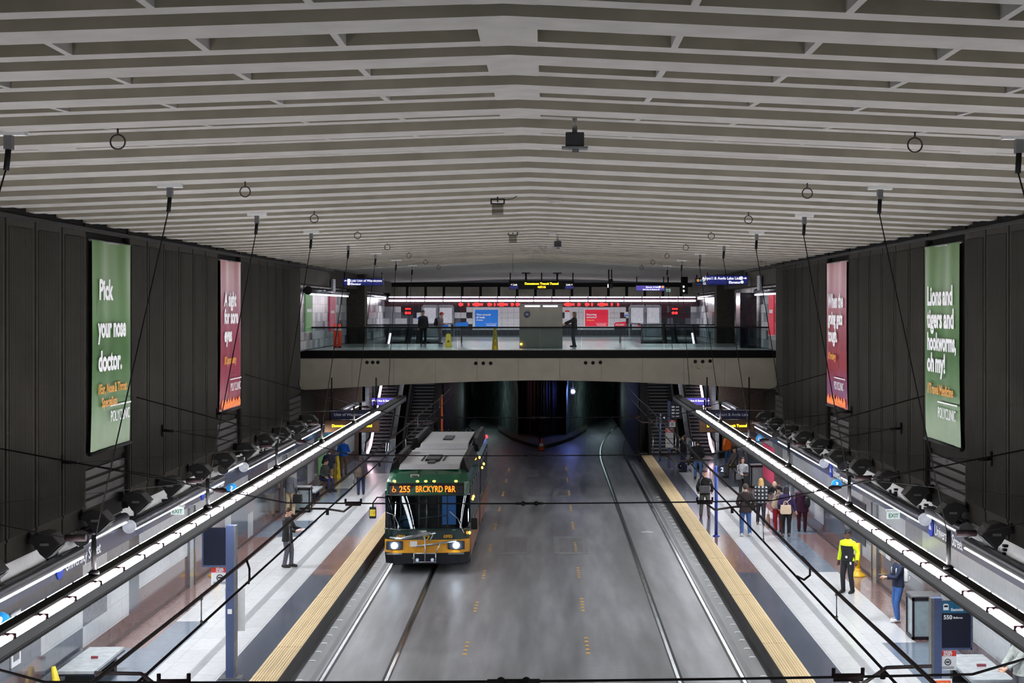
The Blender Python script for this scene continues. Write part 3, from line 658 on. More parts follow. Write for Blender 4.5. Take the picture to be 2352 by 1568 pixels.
for sg in (-1, 1):
    s = SIDE[sg]; o = 0.0 if sg < 0 else 0.55
    walltube(sg, 17.0+o, 32.2+o, XL-0.24, 3.05, 'ball', 'long shiny tube lamp under the %s wall panels nearest the viewer' % s)
    walltube(sg, 35.9+o, 46.0+o, XL-0.24, 3.05, 'ball', 'long shiny tube lamp with pale end disc before the %s red banner' % s)
    walltube(sg, 49.3+o, 58.8+o, XL-0.24, 3.05, 'ball', 'long shiny tube lamp farthest along the %s wall under the dark panels' % s)
    walltube(sg, 32.4+o, 35.6+o, XL-0.20, 3.30, 'disc', 'short tube lamp with dark end disc below the %s green banner' % s)
    walltube(sg, 46.4+o, 49.0+o, XL-0.20, 3.30, 'disc', 'short tube lamp with dark end disc below the %s red banner' % s)
    walltube(sg, 60.0+o, 66.0+o, XL-0.22, 3.1, 'disc', 'dim tube lamp at the far end of the %s platform by the girder' % s)
    walltube(sg, 70.5, 78.0, XL-0.3, 3.3, 'ball', 'tube lamp beyond the mezzanine girder on the %s side' % s)
# ---- floodlights on arms
m_hood = mat('floodlight_hood', (30, 29, 28), 0.55, 0.2); m_lens = mat('floodlight_lens', (84, 86, 84), 0.4, spec=0.4)
def flood(sg, y, ordn):
    f = empty('floodlight', (sg*9.25, y, 3.62), 0, '%s of the black hooded floodlights along the %s wall' % (ordn, SIDE[sg]), 'floodlight', 'floodlights along the walls')
    s = -sg; prof = [(-0.30*s, 0.08), (-0.22*s, 0.20), (-0.02*s, 0.26), (0.16*s, 0.22), (0.34*s, 0.02), (0.30*s, 0.0), (0.06*s, -0.26), (-0.06*s, -0.16), (-0.16*s, 0.0)]
    mb = MB(); mb.prism(prof, -0.24, 0.24, 'Y'); mb.build('hood', m_hood, f, 0.02)
    mb = MB(); mb.add([(0.33*s, -0.22, -0.01), (0.33*s, 0.22, -0.01), (0.08*s, 0.22, -0.25), (0.08*s, -0.22, -0.25)], [(0, 1, 2, 3)]); mb.build('lens', m_lens, f)
    mb = MB(); mb.tube([(-0.26*s, 0, 0.12), (sg*0.42, 0, 0.12)], 0.035, 8); mb.box((sg*0.30, -0.06, 0.02), (sg*0.42, 0.06, 0.24)); mb.build('arm', M_BLACK, f)
    mb = MB(); mb.box((-0.05*s, -0.255, 0.0), (0.12*s, -0.24, 0.05)); mb.build('adjuster', M_GREY, f)
ORD = ['nearest', 'second nearest', 'third nearest', 'fourth nearest', 'fifth nearest', 'sixth nearest', 'seventh nearest', 'eighth nearest', 'ninth nearest', 'tenth nearest', 'eleventh nearest', 'farthest']
fy = {-1: [26.3, 29.5, 32.75, 35.9, 39.1, 42.4, 45.7, 48.9, 52.2, 55.4, 58.6, 61.8], 1: [26.8, 30.1, 33.35, 36.6, 39.9, 43.1, 46.4, 49.7, 52.9, 56.2, 59.4, 62.6]}
for sg in (-1, 1):
    for k, y in enumerate(fy[sg]): flood(sg, y, ORD[k])
# ---- overhead contact wires, span wires and fittings
m_wire = mat('wire_brown', (30, 18, 21), 0.7, spec=0.2)
m_wiret = mat('span_wire', (24, 22, 24), 0.7, spec=0.2)
for sg in (-1, 1):
    x = sg*3.91
    w = empty('catenary_wire', (x, 8, 4.25), 0, 'pair of overhead contact wires with droppers above the %s track' % SIDE[sg], 'overhead wire', 'overhead wires')
    mb = MB(); mb.tube([(0, 0, 0), (0, 61.8, 0.0)], 0.016, 8); mb.build('contact_wire', m_wire, w)
    mb = MB(); pts = []
    for i in range(32):
        y = min(i*2.0, 61.8); u = ((y+8-14.5) % 13.0)/13.0; pts.append((0, y, 0.34+0.05*(2*u-1)**2))
    mb.tube(pts, 0.022, 8); mb.build('messenger_wire', m_wire, w)
    for i, y in enumerate([10.8, 17.2, 25.5, 33.3, 42.0, 52.0]):
        mb = MB(); mb.tube([(0, y, 0), (0, y, 0.35)], 0.008, 6); mb.lathe([(0.02, 0.0), (0.02, 0.05)], (0, y, 0.0), 8); mb.lathe([(0.02, 0.30), (0.02, 0.35)], (0, y, 0.0), 8); mb.build('dropper', M_GREY, w)
    mb = MB(); mb.tube([(0, 13.8, 0.02), (0.05, 13.5, 0.02), (0.1, 13.3, 0.12), (0.1, 13.3, 0.26), (0.02, 13.5, 0.35)], 0.016, 8); mb.build('jumper_loop', m_wire, w)
def fitting(mb, c, s=1.0):
    x, y, z = c
    mb.tube([(x-0.14*s, y, z), (x+0.14*s, y, z)], 0.04*s, 8)
    mb.tube([(x-0.14*s, y, z+0.01), (x-0.14*s, y, z+0.09*s), ], 0.02*s, 6); mb.tube([(x+0.14*s, y, z), (x+0.14*s, y, z+0.09*s)], 0.02*s, 6)
for y, zw, lb in ((14.5, 6.05, 'span wire across the hall at the very bottom of the view'), (27.8, 5.6, 'span wire crossing in front of the bus windscreen'), (36.9, 6.0, 'span wire crossing behind the bus front over the lanes'), (49.9, 6.0, 'farthest span wire across the hall near the girder')):
    s = empty('span_wire', (0, y, 4.6), 0, lb, 'span wire', 'span wires across the hall')
    mb = MB(); pts = [(-9.52, 0, zw-4.6)]
    for i in range(13): xx = -4.4+8.8*i/12; pts.append((xx, 0, -0.03*(1-(xx/4.4)**2)))
    pts.append((9.52, 0, zw-4.6)); mb.tube(pts, 0.013 if y < 20 else 0.014, 6); mb.build('wire', m_wiret, s)
    for sg in (-1, 1):
        mb = MB(); fitting(mb, (sg*3.2, 0, -0.02)); mb.build('clamp', m_wire, s)
        mb = MB(); mb.tube([(sg*3.2, 0, -0.03), (sg*3.45, 0.6, -0.24), (sg*3.95, 1.7, -0.33), (sg*4.45, 1.75, -0.33)], 0.02, 8); mb.tube([(sg*3.91, 1.7, -0.33), (sg*3.91, 1.7, -0.45)], 0.03, 8); mb.build('steady_arm', m_wire, s)
        mb = MB(); mb.lathe([(0.02, -0.12), (0.05, -0.06), (0.05, 0.06), (0.02, 0.12)], (0, 0, 0), 10, M=Matrix.Translation((sg*5.6, 0, (zw-4.6)*0.23)) @ Matrix.Rotation(PI/2, 4, 'Y')); mb.build('insulator', m_wire, s)
    mb = MB(); mb.tube([(-0.25, 0, -0.03), (0.25, 0, -0.03)], 0.024, 6); mb.ball((-0.12, 0, -0.03), 0.045, 8); mb.ball((0.12, 0, -0.03), 0.045, 8); mb.build('splice', m_wiret, s)
for sg in (-1, 1):
    for k, (yw, yp) in enumerate(((31.4, 29.7), (39.5, 37.2), (24.0, 22.3), (46.0, 44.6))):
        nm = ['third', 'second', 'nearest', 'farthest'][k]
        g = empty('guy_wire', (sg*9.55, yw, 5.0), 0, '%s guy wire from the %s wall to the light beam' % ({'third': 'second nearest', 'second': 'third nearest'}.get(nm, nm), SIDE[sg]), 'guy wire', 'guy wires')
        mb = MB(); mb.tube([(0, 0, -0.15), (0, 0, 0.15)], 0.03, 6); mb.tube([(0, 0, 0), (-sg*0.3, 0, -0.02)], 0.04, 8); mb.build('wall_anchor', M_BLACK, g)
        mb = MB(); mb.tube([(-sg*0.3, 0, -0.02), (sg*(BX+0.65)-sg*9.55, yp-yw, BZ+0.58-5.0)], 0.008, 6); mb.tube([(-sg*0.3, 0, -0.02), (-sg*3.0, 8.0, -0.45)], 0.006, 6); mb.build('wire', M_BLACK, g)
        mb = MB(); mb.tube([(sg*(BX+0.65)-sg*9.55, yp-yw, BZ+0.58-5.0), (sg*(BX+0.35)-sg*9.55, yp-yw, BZ+0.58-5.0)], 0.05, 8); mb.build('insulator', m_wire, g)
# ================================================================== BUS
m_bgreen = mat('bus_green', (14, 78, 54), 0.22, var=0.08, scale=2, coat=0.6); m_bdark = mat('bus_dark_green', (14, 40, 38), 0.2, var=0.1, coat=0.5)
m_byel = mat('bus_yellow', (214, 150, 34), 0.3, var=0.08, coat=0.5); m_bblack = mat('bus_bumper_black', (24, 28, 36), 0.4); m_bside = mat('bus_side_blue_grey', (46, 56, 66), 0.2, var=0.12, coat=0.5)
m_bint = mat('bus_interior', (26, 34, 40), 0.6); m_broof = mat('bus_roof_grey', (176, 178, 182), 0.45, var=0.06); m_bwin = mat('bus_side_glass', (22, 30, 40), 0.06, spec=0.9, var=0.1)
m_screen = glass('windscreen_glass', (168, 190, 200), 1.6); m_led = glow('led_amber', (255, 120, 20), 2.2); m_ledbk = mat('led_board_black', (12, 10, 9), 0.25)
m_marker = glow('marker_amber', (255, 176, 50), 14.0); m_head = glow('headlamp_white', (225, 240, 255), 45.0); m_bell = mat('bellows_rubber', (60, 62, 66), 0.8); m_brailm = mat('bike_rack_metal', (170, 174, 180), 0.3, 0.8)
BY, BXC = 46.9, -3.385
bus = empty('city_bus', (BXC, BY, 0), 0, 'green and yellow articulated city bus with lit headlights on the left track', 'bus')
def ring(z, hw, yf, bow, y1, r=0.22, n=10):
    pts = []
    for i in range(n+1):
        x = -hw+2*hw*i/n; e = abs(x)/hw; pts.append((x, yf+bow*e*e + (0.16*max(0, (e-0.8)/0.2)**2), z))
    pts += [(hw, y1, z), (-hw, y1, z)]; return pts
LV = [(0.30, 1.27, 0.06, .10), (0.64, 1.30, 0.0, .12), (1.04, 1.30, 0.02, .12), (1.35, 1.30, 0.06, .12), (2.38, 1.29, 0.26, .12), (2.76, 1.27, 0.34, .14), (3.00, 1.20, 0.55, .2), (3.10, 1.05, 1.0, .3)]
Y1 = 6.6
def shell(levels, skipfront=()):
    mb = MB(); n = 10; rs = [ring(z, hw, yf, bw, Y1) for z, hw, yf, bw in levels]; k = len(rs[0])
    vs = [v for r in rs for v in r]; fs = []
    for i in range(len(rs)-1):
        for j in range(k):
            if i in skipfront and j < n: continue
            if j == n+1: pass
            fs.append((i*k+j, i*k+(j+1) % k, (i+1)*k+(j+1) % k, (i+1)*k+j))
    return mb.add(vs, fs, 0, False)
shell(LV[3:6], (0,)).build('front_body', m_bgreen, bus)
mb = shell(LV[5:8]); k = 13; mb.f.append([2*k+j for j in range(k)]); mb.m.append(0); mb.sm.append(False); mb.build('front_dome', m_bgreen, bus)
shell(LV[2:4]).build('dash_panel', m_bdark, bus)
shell([LV[1], (1.04, 1.30, 0.02, .12)]).build('yellow_front_panel', m_byel, bus)
shell(LV[0:2]).build('bumper', m_bblack, bus)
mb = MB(); rs = [ring(1.35, 1.30, 0.06, .12, Y1)[:11], ring(1.9, 1.295, 0.167, .12, Y1)[:11], ring(2.38, 1.29, 0.26, .12, Y1)[:11]]
mb.add([v for r in rs for v in r], [(i*11+j, i*11+j+1, (i+1)*11+j+1, (i+1)*11+j) for i in range(2) for j in range(10)], 0, True); mb.build('windscreen', m_screen, bus, fix=False)
mb = MB()
for a, b in ((0.06, 1.35), (0.26, 2.38)):
    q = ring(b, 1.3, a, .12, Y1)[:11]; mb.tube([(v[0], v[1]-0.015, v[2]) for v in q], 0.028, 6)
mb.tube([(0, 0.045, 1.36), (0, 0.25, 2.38)], 0.02, 6); mb.build('windscreen_frame', m_bdark, bus)
mb = MB()                                                     # cab inside
mb.box((-1.25, 0.3, 0.35), (1.25, Y1, 0.5)); mb.box((-1.2, 0.22, 1.1), (1.2, 0.75, 1.32)); mb.box((-1.26, 3.0, 0.5), (1.26, 3.05, 2.7)); mb.box((0.1, 1.7, 0.5), (0.14, 1.74, 2.6)); mb.build('cab_interior', m_bint, bus)
mb = MB()
for x, y in ((-0.35, 1.5), (-0.9, 1.2), (0.5, 2.2), (0.2, 2.5)): mb.tube([(x, y, 0.5), (x, y, 2.5)], 0.02, 6)
mb.tube([(-0.35, 1.5, 1.5), (0.5, 2.2, 1.5)], 0.02, 6); mb.build('grab_rails', m_brailm, bus)
for x in (0.35,):
    mb = MB(); mb.box((x-0.02, 2.2, 1.2), (x+0.42, 2.26, 2.3)); mb.build('cab_partition', glow('cab_blue_screen', (60, 120, 190), 0.35), bus)
mb = MB(); mb.box((-0.75-.22, 1.25, 0.5), (-0.75+.22, 1.7, 1.0)); mb.box((-0.75-.22, 1.65, 1.0), (-0.75+.22, 1.78, 1.75)); mb.build('driver_seat', m_bint, bus, 0.03)
mb = MB(); mb.tube([(-0.7+.22*math.cos(t*2*PI/20), 0.85+.08*math.sin(t*2*PI/20), 1.36+.18*math.sin(t*2*PI/20)) for t in range(21)], 0.018, 6, caps=False); mb.build('steering_wheel', M_BLACK, bus)
# destination sign
mb = MB(); mb.add([(-1.16, 0.30, 2.42), (1.10, 0.30, 2.42), (1.10, 0.34, 2.73), (-1.16, 0.34, 2.73)], [(0, 1, 2, 3)]); mb.box((-1.2, 0.33, 2.40), (1.14, 0.45, 2.745)); ds = mb.build('destination_sign', m_ledbk, bus)
text('255', 0.27, m_led, face_cam(-0.86, 0.285, 2.475), ds, 'route_number', 0.015, sx=0.86)
text('BRCKYRD P&R', 0.27, m_led, face_cam(-0.36, 0.285, 2.475), ds, 'route_name', 0.012, sx=0.70)
mb = MB(); mb.tube([(-1.02+.05*math.cos(t), 0.28, 2.535+.05*math.sin(t)) for t in [2.2+i*4.6/12 for i in range(13)]], 0.010, 6); mb.tube([(-1.04, 0.28, 2.66), (-1.04, 0.28, 2.57), (-0.98, 0.28, 2.57), (-0.96, 0.28, 2.50)], 0.010, 6); mb.build('wheelchair_symbol', m_led, ds)
for px in (907, 960, 979, 998, 1048):
    x = (px-1257)*(BY+.35)/3500+CAMX-BXC; mb = MB(); mb.ball((x, 0.36 if abs(x) < .9 else 0.44, 2.80), (0.05, 0.03, 0.03), 10); mb.build('marker_lamp', m_marker, bus)
mb = MB(); mb.box((-0.53, 0.50, 2.90), (-0.27, 0.56, 2.99)); mb.build('roof_plate', m_broof, bus)
mb = MB(); mb.box((-0.50, 0.495, 2.92), (-0.30, 0.50, 2.97)); mb.build('roof_plate_print', M_DKGREY, bus)
for x in (-0.98, 0.91):
    mb = MB(); mb.box((x-0.26, 0.02, 0.74), (x+0.26, 0.10, 1.0)); hl = mb.build('headlight', mat('headlight_housing', (50, 56, 64), 0.2), bus, 0.02)
    mb = MB(); disc(mb, (x, 0.0, 0.87), 0.095, 'Y', 0.05, 20); mb.build('headlight_lens', m_head, hl)
    mb = MB(); mb.box((x-0.24, -0.03, 0.60), (x+0.24, 0.02, 0.645)); mb.build('bumper_strip', M_STEEL, bus)
for x, s in ((-0.78, '6995'), (0.66, '6995')): text(s, 0.14, m_byel, face_cam(x-0.14, 0.0, 1.10), bus, 'fleet_number', 0.03)
mb = MB(); mb.box((-0.50, -0.02, 0.84), (-0.28, 0.02, 1.0)); mb.build('licence_plate', M_PAPER, bus)
mb = MB(); mb.prism([(-0.12, 1.18), (0.12, 1.18), (0.07, 1.08), (0, 1.0), (-0.07, 1.08)], -0.05, -0.03, 'Y'); mb.build('front_badge', mat('badge_gold', (220, 180, 70), 0.3, 0.5), bus)
mb = MB(); mb.prism([(-0.055, 1.15), (0.055, 1.15), (0.02, 1.08), (-0.02, 1.08)], -0.06, -0.05, 'Y'); mb.build('badge_centre', M_BLACK, bus)
for pts in ([(-1.12, -0.04, 1.12), (-0.62, -0.06, 1.10), (0.28, -0.02, 1.26)], [(-0.3, -0.06, 0.86), (0.3, -0.07, 0.93), (0.92, -0.05, 1.03)], ):
    mb = MB(); mb.tube(pts, 0.03, 6); mb.build('wiper_arm', m_brailm, bus)
for x0, d in ((-0.1, -1), (0.05, 1)):
    mb = MB(); mb.tube([(d*1.15, 0.0, 1.25), (d*0.95, 0.10, 1.68), (d*0.7, 0.13, 1.9)] if d > 0 else [(-1.22, 0.06, 1.88), (-1.0, 0.08, 1.8), (-0.82, 0.03, 1.42)], 0.011, 6); mb.build('wiper_blade', m_brailm, bus)
mb = MB()                                                     # folding bike rack
for a, b in (((-0.36, -0.22, 0.36), (-0.36, -0.22, 0.66)), ((0.30, -0.22, 0.36), (0.30, -0.22, 0.66)), ((-0.36, -0.22, 0.66), (0.30, -0.22, 0.66)), ((0.30, -0.2, 0.66), (0.42, -0.12, 0.95)), ((-0.03, -0.22, 0.40), (-0.03, -0.10, 1.2)),
             ((-0.36, -0.22, 0.40), (0.30, -0.22, 0.40)), ((-0.42, -0.08, 0.5), (-0.36, -0.22, 0.5)), ((0.1, -0.1, 1.0), (0.2, -0.1, 1.2)), ((0.2, -0.1, 1.2), (0.1, -0.1, 1.28)), ((0.1, -0.1, 1.28), (-0.9, -0.1, 1.1))): mb.tube([a, b], 0.018, 6)
mb.build('bike_rack', m_brailm, bus)
for x in (-0.26, 0.2):
    mb = MB(); disc(mb, (x, -0.25, 0.47), 0.05, 'Y', 0.03, 14); mb.build('fog_lamp', mat('fog_lamp_glass', (170, 185, 205), 0.1, emit=0.5), bus)
# mirrors
mb = MB(); mb.tube([(-1.28, 0.2, 2.32), (-1.5, -0.05, 2.36), (-1.62, -0.12, 2.2), (-1.62, -0.12, 2.05)], 0.022, 6); mb.build('mirror_arm', M_BLACK, bus)
mb = MB(); mb.box((-1.73, -0.16, 1.72), (-1.52, -0.06, 2.08)); mi = mb.build('mirror', m_bdark, bus, 0.03)
mb = MB(); mb.box((-1.71, -0.165, 1.80), (-1.54, -0.16, 2.0)); mb.build('mirror_stripe', mat('mirror_yellow', (226, 196, 60), 0.4, emit=0.1), mi)
mb = MB(); mb.tube([(1.28, 0.2, 1.55), (1.42, 0.05, 1.6)], 0.022, 6); mb.build('mirror_arm', M_BLACK, bus)
mb = MB(); mb.box((1.36, -0.02, 1.35), (1.56, 0.08, 1.7)); mb.build('mirror', M_BLACK, bus, 0.03)
for x, y, z in ((1.31, 0.25, 1.22), (1.32, 2.0, 2.05), (1.32, 2.6, 2.05), (1.32, 9.2, 2.3), (1.32, 10.6, 2.3), (1.32, 6.9, 2.9)):
    mb = MB(); mb.ball((x, y, z), (0.035, 0.05, 0.05), 8); mb.build('side_marker', m_marker, bus)
# rear section and bellows
mb = MB(); P = [(-1.30, 0.34), (1.30, 0.34), (1.30, 2.75), (1.16, 3.02), (-1.16, 3.02), (-1.30, 2.75)]
mb.prism(P, 7.7, 14.6, 'Y'); mb.build('rear_body', m_bside, bus, 0.05)
mb = MB(); y = 6.6
for i in range(8):
    s = 0.0 if i % 2 else 0.05; mb.prism([(p[0]*(0.98-s), 0.34+(p[1]-0.34)*(0.99-s*0.6)) for p in P], 6.6+i*0.1375, 6.6+(i+1)*0.1375, 'Y')
mb.build('bellows', m_bell, bus)
for sx in (1, -1):
    mb = MB(); mb.box((sx*1.302, 0.9, 0.40), (sx*1.312, 6.5, 1.2)); mb.box((sx*1.302, 7.8, 0.40), (sx*1.312, 14.5, 1.2)); mb.build('side_skirt', mat('bus_skirt_orange', (150, 92, 52), 0.3, coat=0.4), bus)
    for i, (a, b) in enumerate([(0.6, 1.5), (1.6, 2.7), (2.8, 3.9), (4.0, 5.1), (5.2, 6.3), (7.95, 9.2), (9.3, 10.6), (10.7, 12.0), (12.1, 13.4)]):
        mb = MB(); mb.box((sx*1.295, a, 1.5), (sx*1.318, b, 2.5)); mb.build('side_window', m_bwin, bus)
        mb = MB(); mb.box((sx*1.30, b+0.02, 1.3), (sx*1.322, b+0.08, 2.62)); mb.build('window_pillar', m_brailm, bus)
    for y in (2.0, 5.6, 11.5):
        mb = MB(); mb.lathe([(0.2, -0.15), (0.46, -0.14), (0.48, -0.05), (0.48, 0.05), (0.46, 0.14), (0.2, 0.15)], (0, 0, 0), 20, M=Matrix.Translation((sx*1.10, y, 0.492)) @ Matrix.Rotation(PI/2, 4, 'Y')); mb.build('wheel', mat('tyre_black', (16, 16, 17), 0.8), bus)
# roof equipment
mb = MB(); mb.prism([(0.95, 3.10), (1.5, 3.22), (4.9, 3.24), (5.1, 3.1)], -0.95, 0.95, 'X'); mb.build('roof_unit', m_broof, bus, 0.03)
mb = MB(); mb.box((-0.22, 2.3, 3.225), (0.24, 3.9, 3.30)); mb.box((-0.1, 1.6, 3.22), (0.14, 2.3, 3.27)); mb.build('roof_vent', M_DKGREY, bus, 0.02)
for x in (-0.34, 0.36): mb = MB(); mb.box((x-0.02, 2.4, 3.225), (x+0.02, 3.9, 3.26)); mb.build('roof_rail', M_DKGREY, bus)
mb = MB(); mb.prism([(5.3, 3.06), (5.4, 3.2), (6.5, 3.2), (6.6, 3.02)], -1.0, 1.0, 'X'); mb.build('roof_hatch', m_broof, bus)
mb = MB(); mb.box((-1.05, 7.7, 3.02), (1.05, 14.3, 3.10)); mb.prism([(8.0, 3.1), (8.2, 3.28), (13.8, 3.28), (14.0, 3.1)], -0.85, 0.85, 'X'); mb.build('rear_roof_unit', m_broof, bus, 0.02)
mb = MB(); mb.box((-0.15, 9.6, 3.285), (0.2, 11.2, 3.33)); mb.build('rear_roof_vent', M_DKGREY, bus)
mb = MB()
for i in range(9): mb.tube([(-0.75+i*0.19, 13.6, 3.28), (-0.75+i*0.19, 13.6, 3.36)], 0.045, 6)
mb.box((-0.85, 13.5, 3.275), (0.85, 13.7, 3.29)); mb.build('roof_fins', M_BLACK, bus)
for sx in (-1, 1):
    for a, b, h in ((1.1, 6.0, 3.40), (8.2, 14.4, 3.42)):
        mb = MB(); mb.add([(sx*1.24, a, 2.98), (sx*1.24, b, 2.98), (sx*0.95, b, 3.1), (sx*0.95, a+.3, 3.1), (sx*1.16, a+0.5, h), (sx*1.16, b, h), (sx*1.02, b, h), (sx*1.02, a+0.7, h)],
            [(0, 1, 5, 4), (4, 5, 6, 7), (7, 6, 2, 3), (0, 4, 7, 3), (1, 2, 6, 5), (0, 3, 2, 1)]); mb.build('roof_fairing', M_BLACK, bus)
mb = MB(); mb.ball((1.25, 14.5, 3.0), 0.07, 8); mb.build('tail_marker', glow('tail_red', (255, 30, 40), 10), bus)
# ================================================================== STAIRS, ESCALATORS, TUNNELS
m_step = mat('stair_tread', (128, 128, 130), 0.6, var=0.15); m_riser = mat('stair_riser', (20, 21, 24), 0.6); m_esc = mat('escalator_step', (104, 106, 110), 0.4, 0.4, var=0.2); m_escr = mat('escalator_riser', (66, 68, 72), 0.45, 0.4)
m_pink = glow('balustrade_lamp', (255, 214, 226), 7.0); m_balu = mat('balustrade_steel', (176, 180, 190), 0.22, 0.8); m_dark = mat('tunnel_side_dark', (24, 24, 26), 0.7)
RISE, RUN, NS = 5.86/35, 10.0/35, 35
for sg in (-1, 1):
    s = SIDE[sg]
    st = empty('staircase', (sg*6.5, 80.6, ZP), 0, 'dark concrete staircase rising to the mezzanine at the end of the %s platform' % s, 'stairs', 'staircases at the platform ends')
    mb = MB()
    for i in range(NS):
        mb.box((-0.66, i*RUN, 0), (0.66, i*RUN+0.02, (i+1)*RISE), 1); mb.box((-0.66, i*RUN-0.02, (i+1)*RISE-0.05), (0.66, (i+1)*RUN, (i+1)*RISE), 0)
    mb.build('steps', [m_step, m_riser], st)
    for q in (-1, 1):
        mb = MB(); mb.prism([(0, 0), (10, 0), (10, 6.9), (9.6, 6.9), (0, 1.0)], q*0.67, q*0.80, 'X'); mb.build('stair_wall', m_dark, st)
        mb = MB(); mb.tube([(q*0.60, -0.3, 0.95), (q*0.60, 0, 1.0), (q*0.60, 9.8, 6.8)], 0.028, 8); mb.tube([(q*.60, -0.3, .95), (q*.60, -0.3, 0.0)], .028, 8); mb.build('handrail', M_STEEL, st)
    e = empty('escalator', (sg*8.4, 79.4, ZP), 0, 'steel escalator with lit balustrades at the end of the %s platform' % s, 'escalator', 'escalators at the platform ends')
    mb = MB(); mb.box((-0.48, -1.4, 0.0), (0.48, 0.4, 0.03), 0)
    for i in range(NS): mb.box((-0.48, 0.4+i*RUN, 0), (0.48, 0.42+i*RUN, (i+1)*RISE-.04), 1); mb.box((-0.48, 0.4+i*RUN, (i+1)*RISE-0.1), (0.48, 0.4+(i+1)*RUN+.02, (i+1)*RISE), 0)
    mb.build('steps', [m_esc, m_escr], e)
    for q in (-1, 1):
        out = (q == sg)
        mb = MB(); mb.prism([(-1.4, 0), (0.4, 0), (10.4, 5.5), (10.4, 6.7), (0.4, 1.0), (-1.2, 0.9), (-1.5, 0.5)], q*0.49, q*0.62, 'X'); mb.build('balustrade', m_balu, e)
        mb = MB(); mb.tube([(q*0.55, -1.5, 0.5), (q*0.55, -1.2, 0.93), (q*0.55, 0.4, 1.03), (q*0.55, 10.4, 6.75)], 0.045, 8); mb.build('handrail', M_BLACK, e)
        if out: mb = MB(); mb.tube([(q*0.46, -0.9, 0.35), (q*0.46, 0.4, 0.62), (q*0.46, 10.4, 6.3)], 0.035, 8); mb.build('lamp_strip', m_pink, e)
        else: mb = MB(); mb.add([(q*0.62, 0.0, 1.02), (q*0.86, 0.0, 1.02), (q*0.86, 10.2, 6.7), (q*0.62, 10.2, 6.7)], [(0, 1, 2, 3)]); mb.box((q*.62, 0, 0), (q*.86, 0.02, 1.02)); mb.build('side_deck', M_STEEL, e)
    # walls about the stairs and escalators, beyond the girder
    mb = MB(); mb.box((sg*9.05, 80.5, ZP), (sg*9.25, 92, 6.2), 0); mb.box((sg*9.4, 79.0, ZP), (sg*9.05, 80.5, 3.3), 0); mb.box((sg*9.25, 79, ZP), (sg*11.6, 79.3, 5.9), 1)
    struct(mb.build('wall_escalator', [tiled('escalator_wall_tile', (190, 194, 202), 0.25, 0.6, 0.4, 0.7, plane='YZ'), mat('brown_back_wall', (74, 60, 52), 0.8, var=0.2)]))
    mb = MB()
    for i in range(5): mb.tube([(sg*(5.29+0.08*i), 81.0+0.2*i, 0.45), (sg*(5.29+0.08*i), 81.0+0.2*i, 5.9)], 0.05, 8)
    mb.box((sg*5.22, 80.75, 0.0), (sg*5.66, 82.2, 0.5)); o = mb.build('pipe_bundle', mat('dark_pipes', (44, 42, 42), 0.6, var=0.2))
    tag(o, 'bundle of dark vertical pipes between the %s staircase and the tunnel mouth' % s, 'pipes', 'pipe bundles at the tunnel mouths')
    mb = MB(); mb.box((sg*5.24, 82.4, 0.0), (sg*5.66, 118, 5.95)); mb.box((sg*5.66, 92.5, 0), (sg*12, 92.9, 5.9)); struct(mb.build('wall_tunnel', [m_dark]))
mb = MB(); mb.box((-5.29, 80.75, 1.6), (-5.2, 80.95, 3.6)); tag(mb.build('orange_marker_strip', mat('orange_strip', (200, 80, 30), 0.6, emit=0.15)), 'vertical orange strip beside the pipes left of the tunnel mouth', 'marker strip')
# tunnel: central nose, kerb island, back wall and curved lining
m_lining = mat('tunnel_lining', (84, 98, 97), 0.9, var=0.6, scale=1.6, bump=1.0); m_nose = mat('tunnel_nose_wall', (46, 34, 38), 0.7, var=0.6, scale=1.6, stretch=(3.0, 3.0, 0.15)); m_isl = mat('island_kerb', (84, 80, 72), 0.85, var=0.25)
poly = [(0, 94.3), (0.8, 96.0), (1.7, 99.0), (2.5, 103.0), (2.9, 108.0), (-2.9, 108.0), (-2.5, 103.0), (-1.7, 99.0), (-0.8, 96.0)]
mb = MB(); mb.prism(poly, 0.2, 5.95, 'Z')
for i in range(12):
    t = (i+0.5)/12; x = 0.1+2.5*t; y = 94.4+8.6*t**1.3-0.03
    for q in (-1, 1): mb.tube([(q*x, y, 0.3), (q*x, y, 5.9)], 0.07, 6)
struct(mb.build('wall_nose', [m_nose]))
mb = MB(); isl = [(-.25, 89.0), (.25, 89.0), (1.1, 91.6), (2.0, 95.5), (2.9, 101), (3.3, 108), (-3.3, 108), (-2.9, 101), (-2.0, 95.5), (-1.1, 91.6)]
mb.prism(isl, 0.0, 0.22, 'Z'); struct(mb.build('floor_island', [m_isl], bevel=0.04))
mb = MB()
for sg in (-1, 1):
    n = 14
    for i in range(n):
        a0, a1 = PI*i/n, PI*(i+1)/n; cx0 = sg*4.6
        for (ya, xa), (yb, xb) in (((96, 4.4), (106, 6.0)), ((106, 6.0), (118, 9.0))):
            def q(a, y, x): return (sg*x+2.9*math.copysign(abs(math.cos(a))**0.35, math.cos(a)), y, 5.2*max(0.0, math.sin(a))**0.35)
            mb.add([q(a0, ya, xa), q(a1, ya, xa), q(a1, yb, xb), q(a0, yb, xb)], [(0, 1, 2, 3)], 0)
mb.box((-12, 118, 0), (12, 118.3, 6)); struct(mb.build('wall_tunnel_lining', [m_lining], fix=False))
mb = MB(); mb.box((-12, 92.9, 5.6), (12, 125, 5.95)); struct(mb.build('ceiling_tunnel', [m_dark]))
p = at(1316, 899, Y=96.3); sl = empty('signal_lamp', (p.x, 96.3, p.z), 0, 'bright blue signal lamp shining at the right tunnel mouth', 'signal lamp')
mb = MB(); mb.ball((0, 0, 0), 0.13, 16); mb.build('lamp_lens', glow('signal_blue', (205, 215, 255), 40), sl)
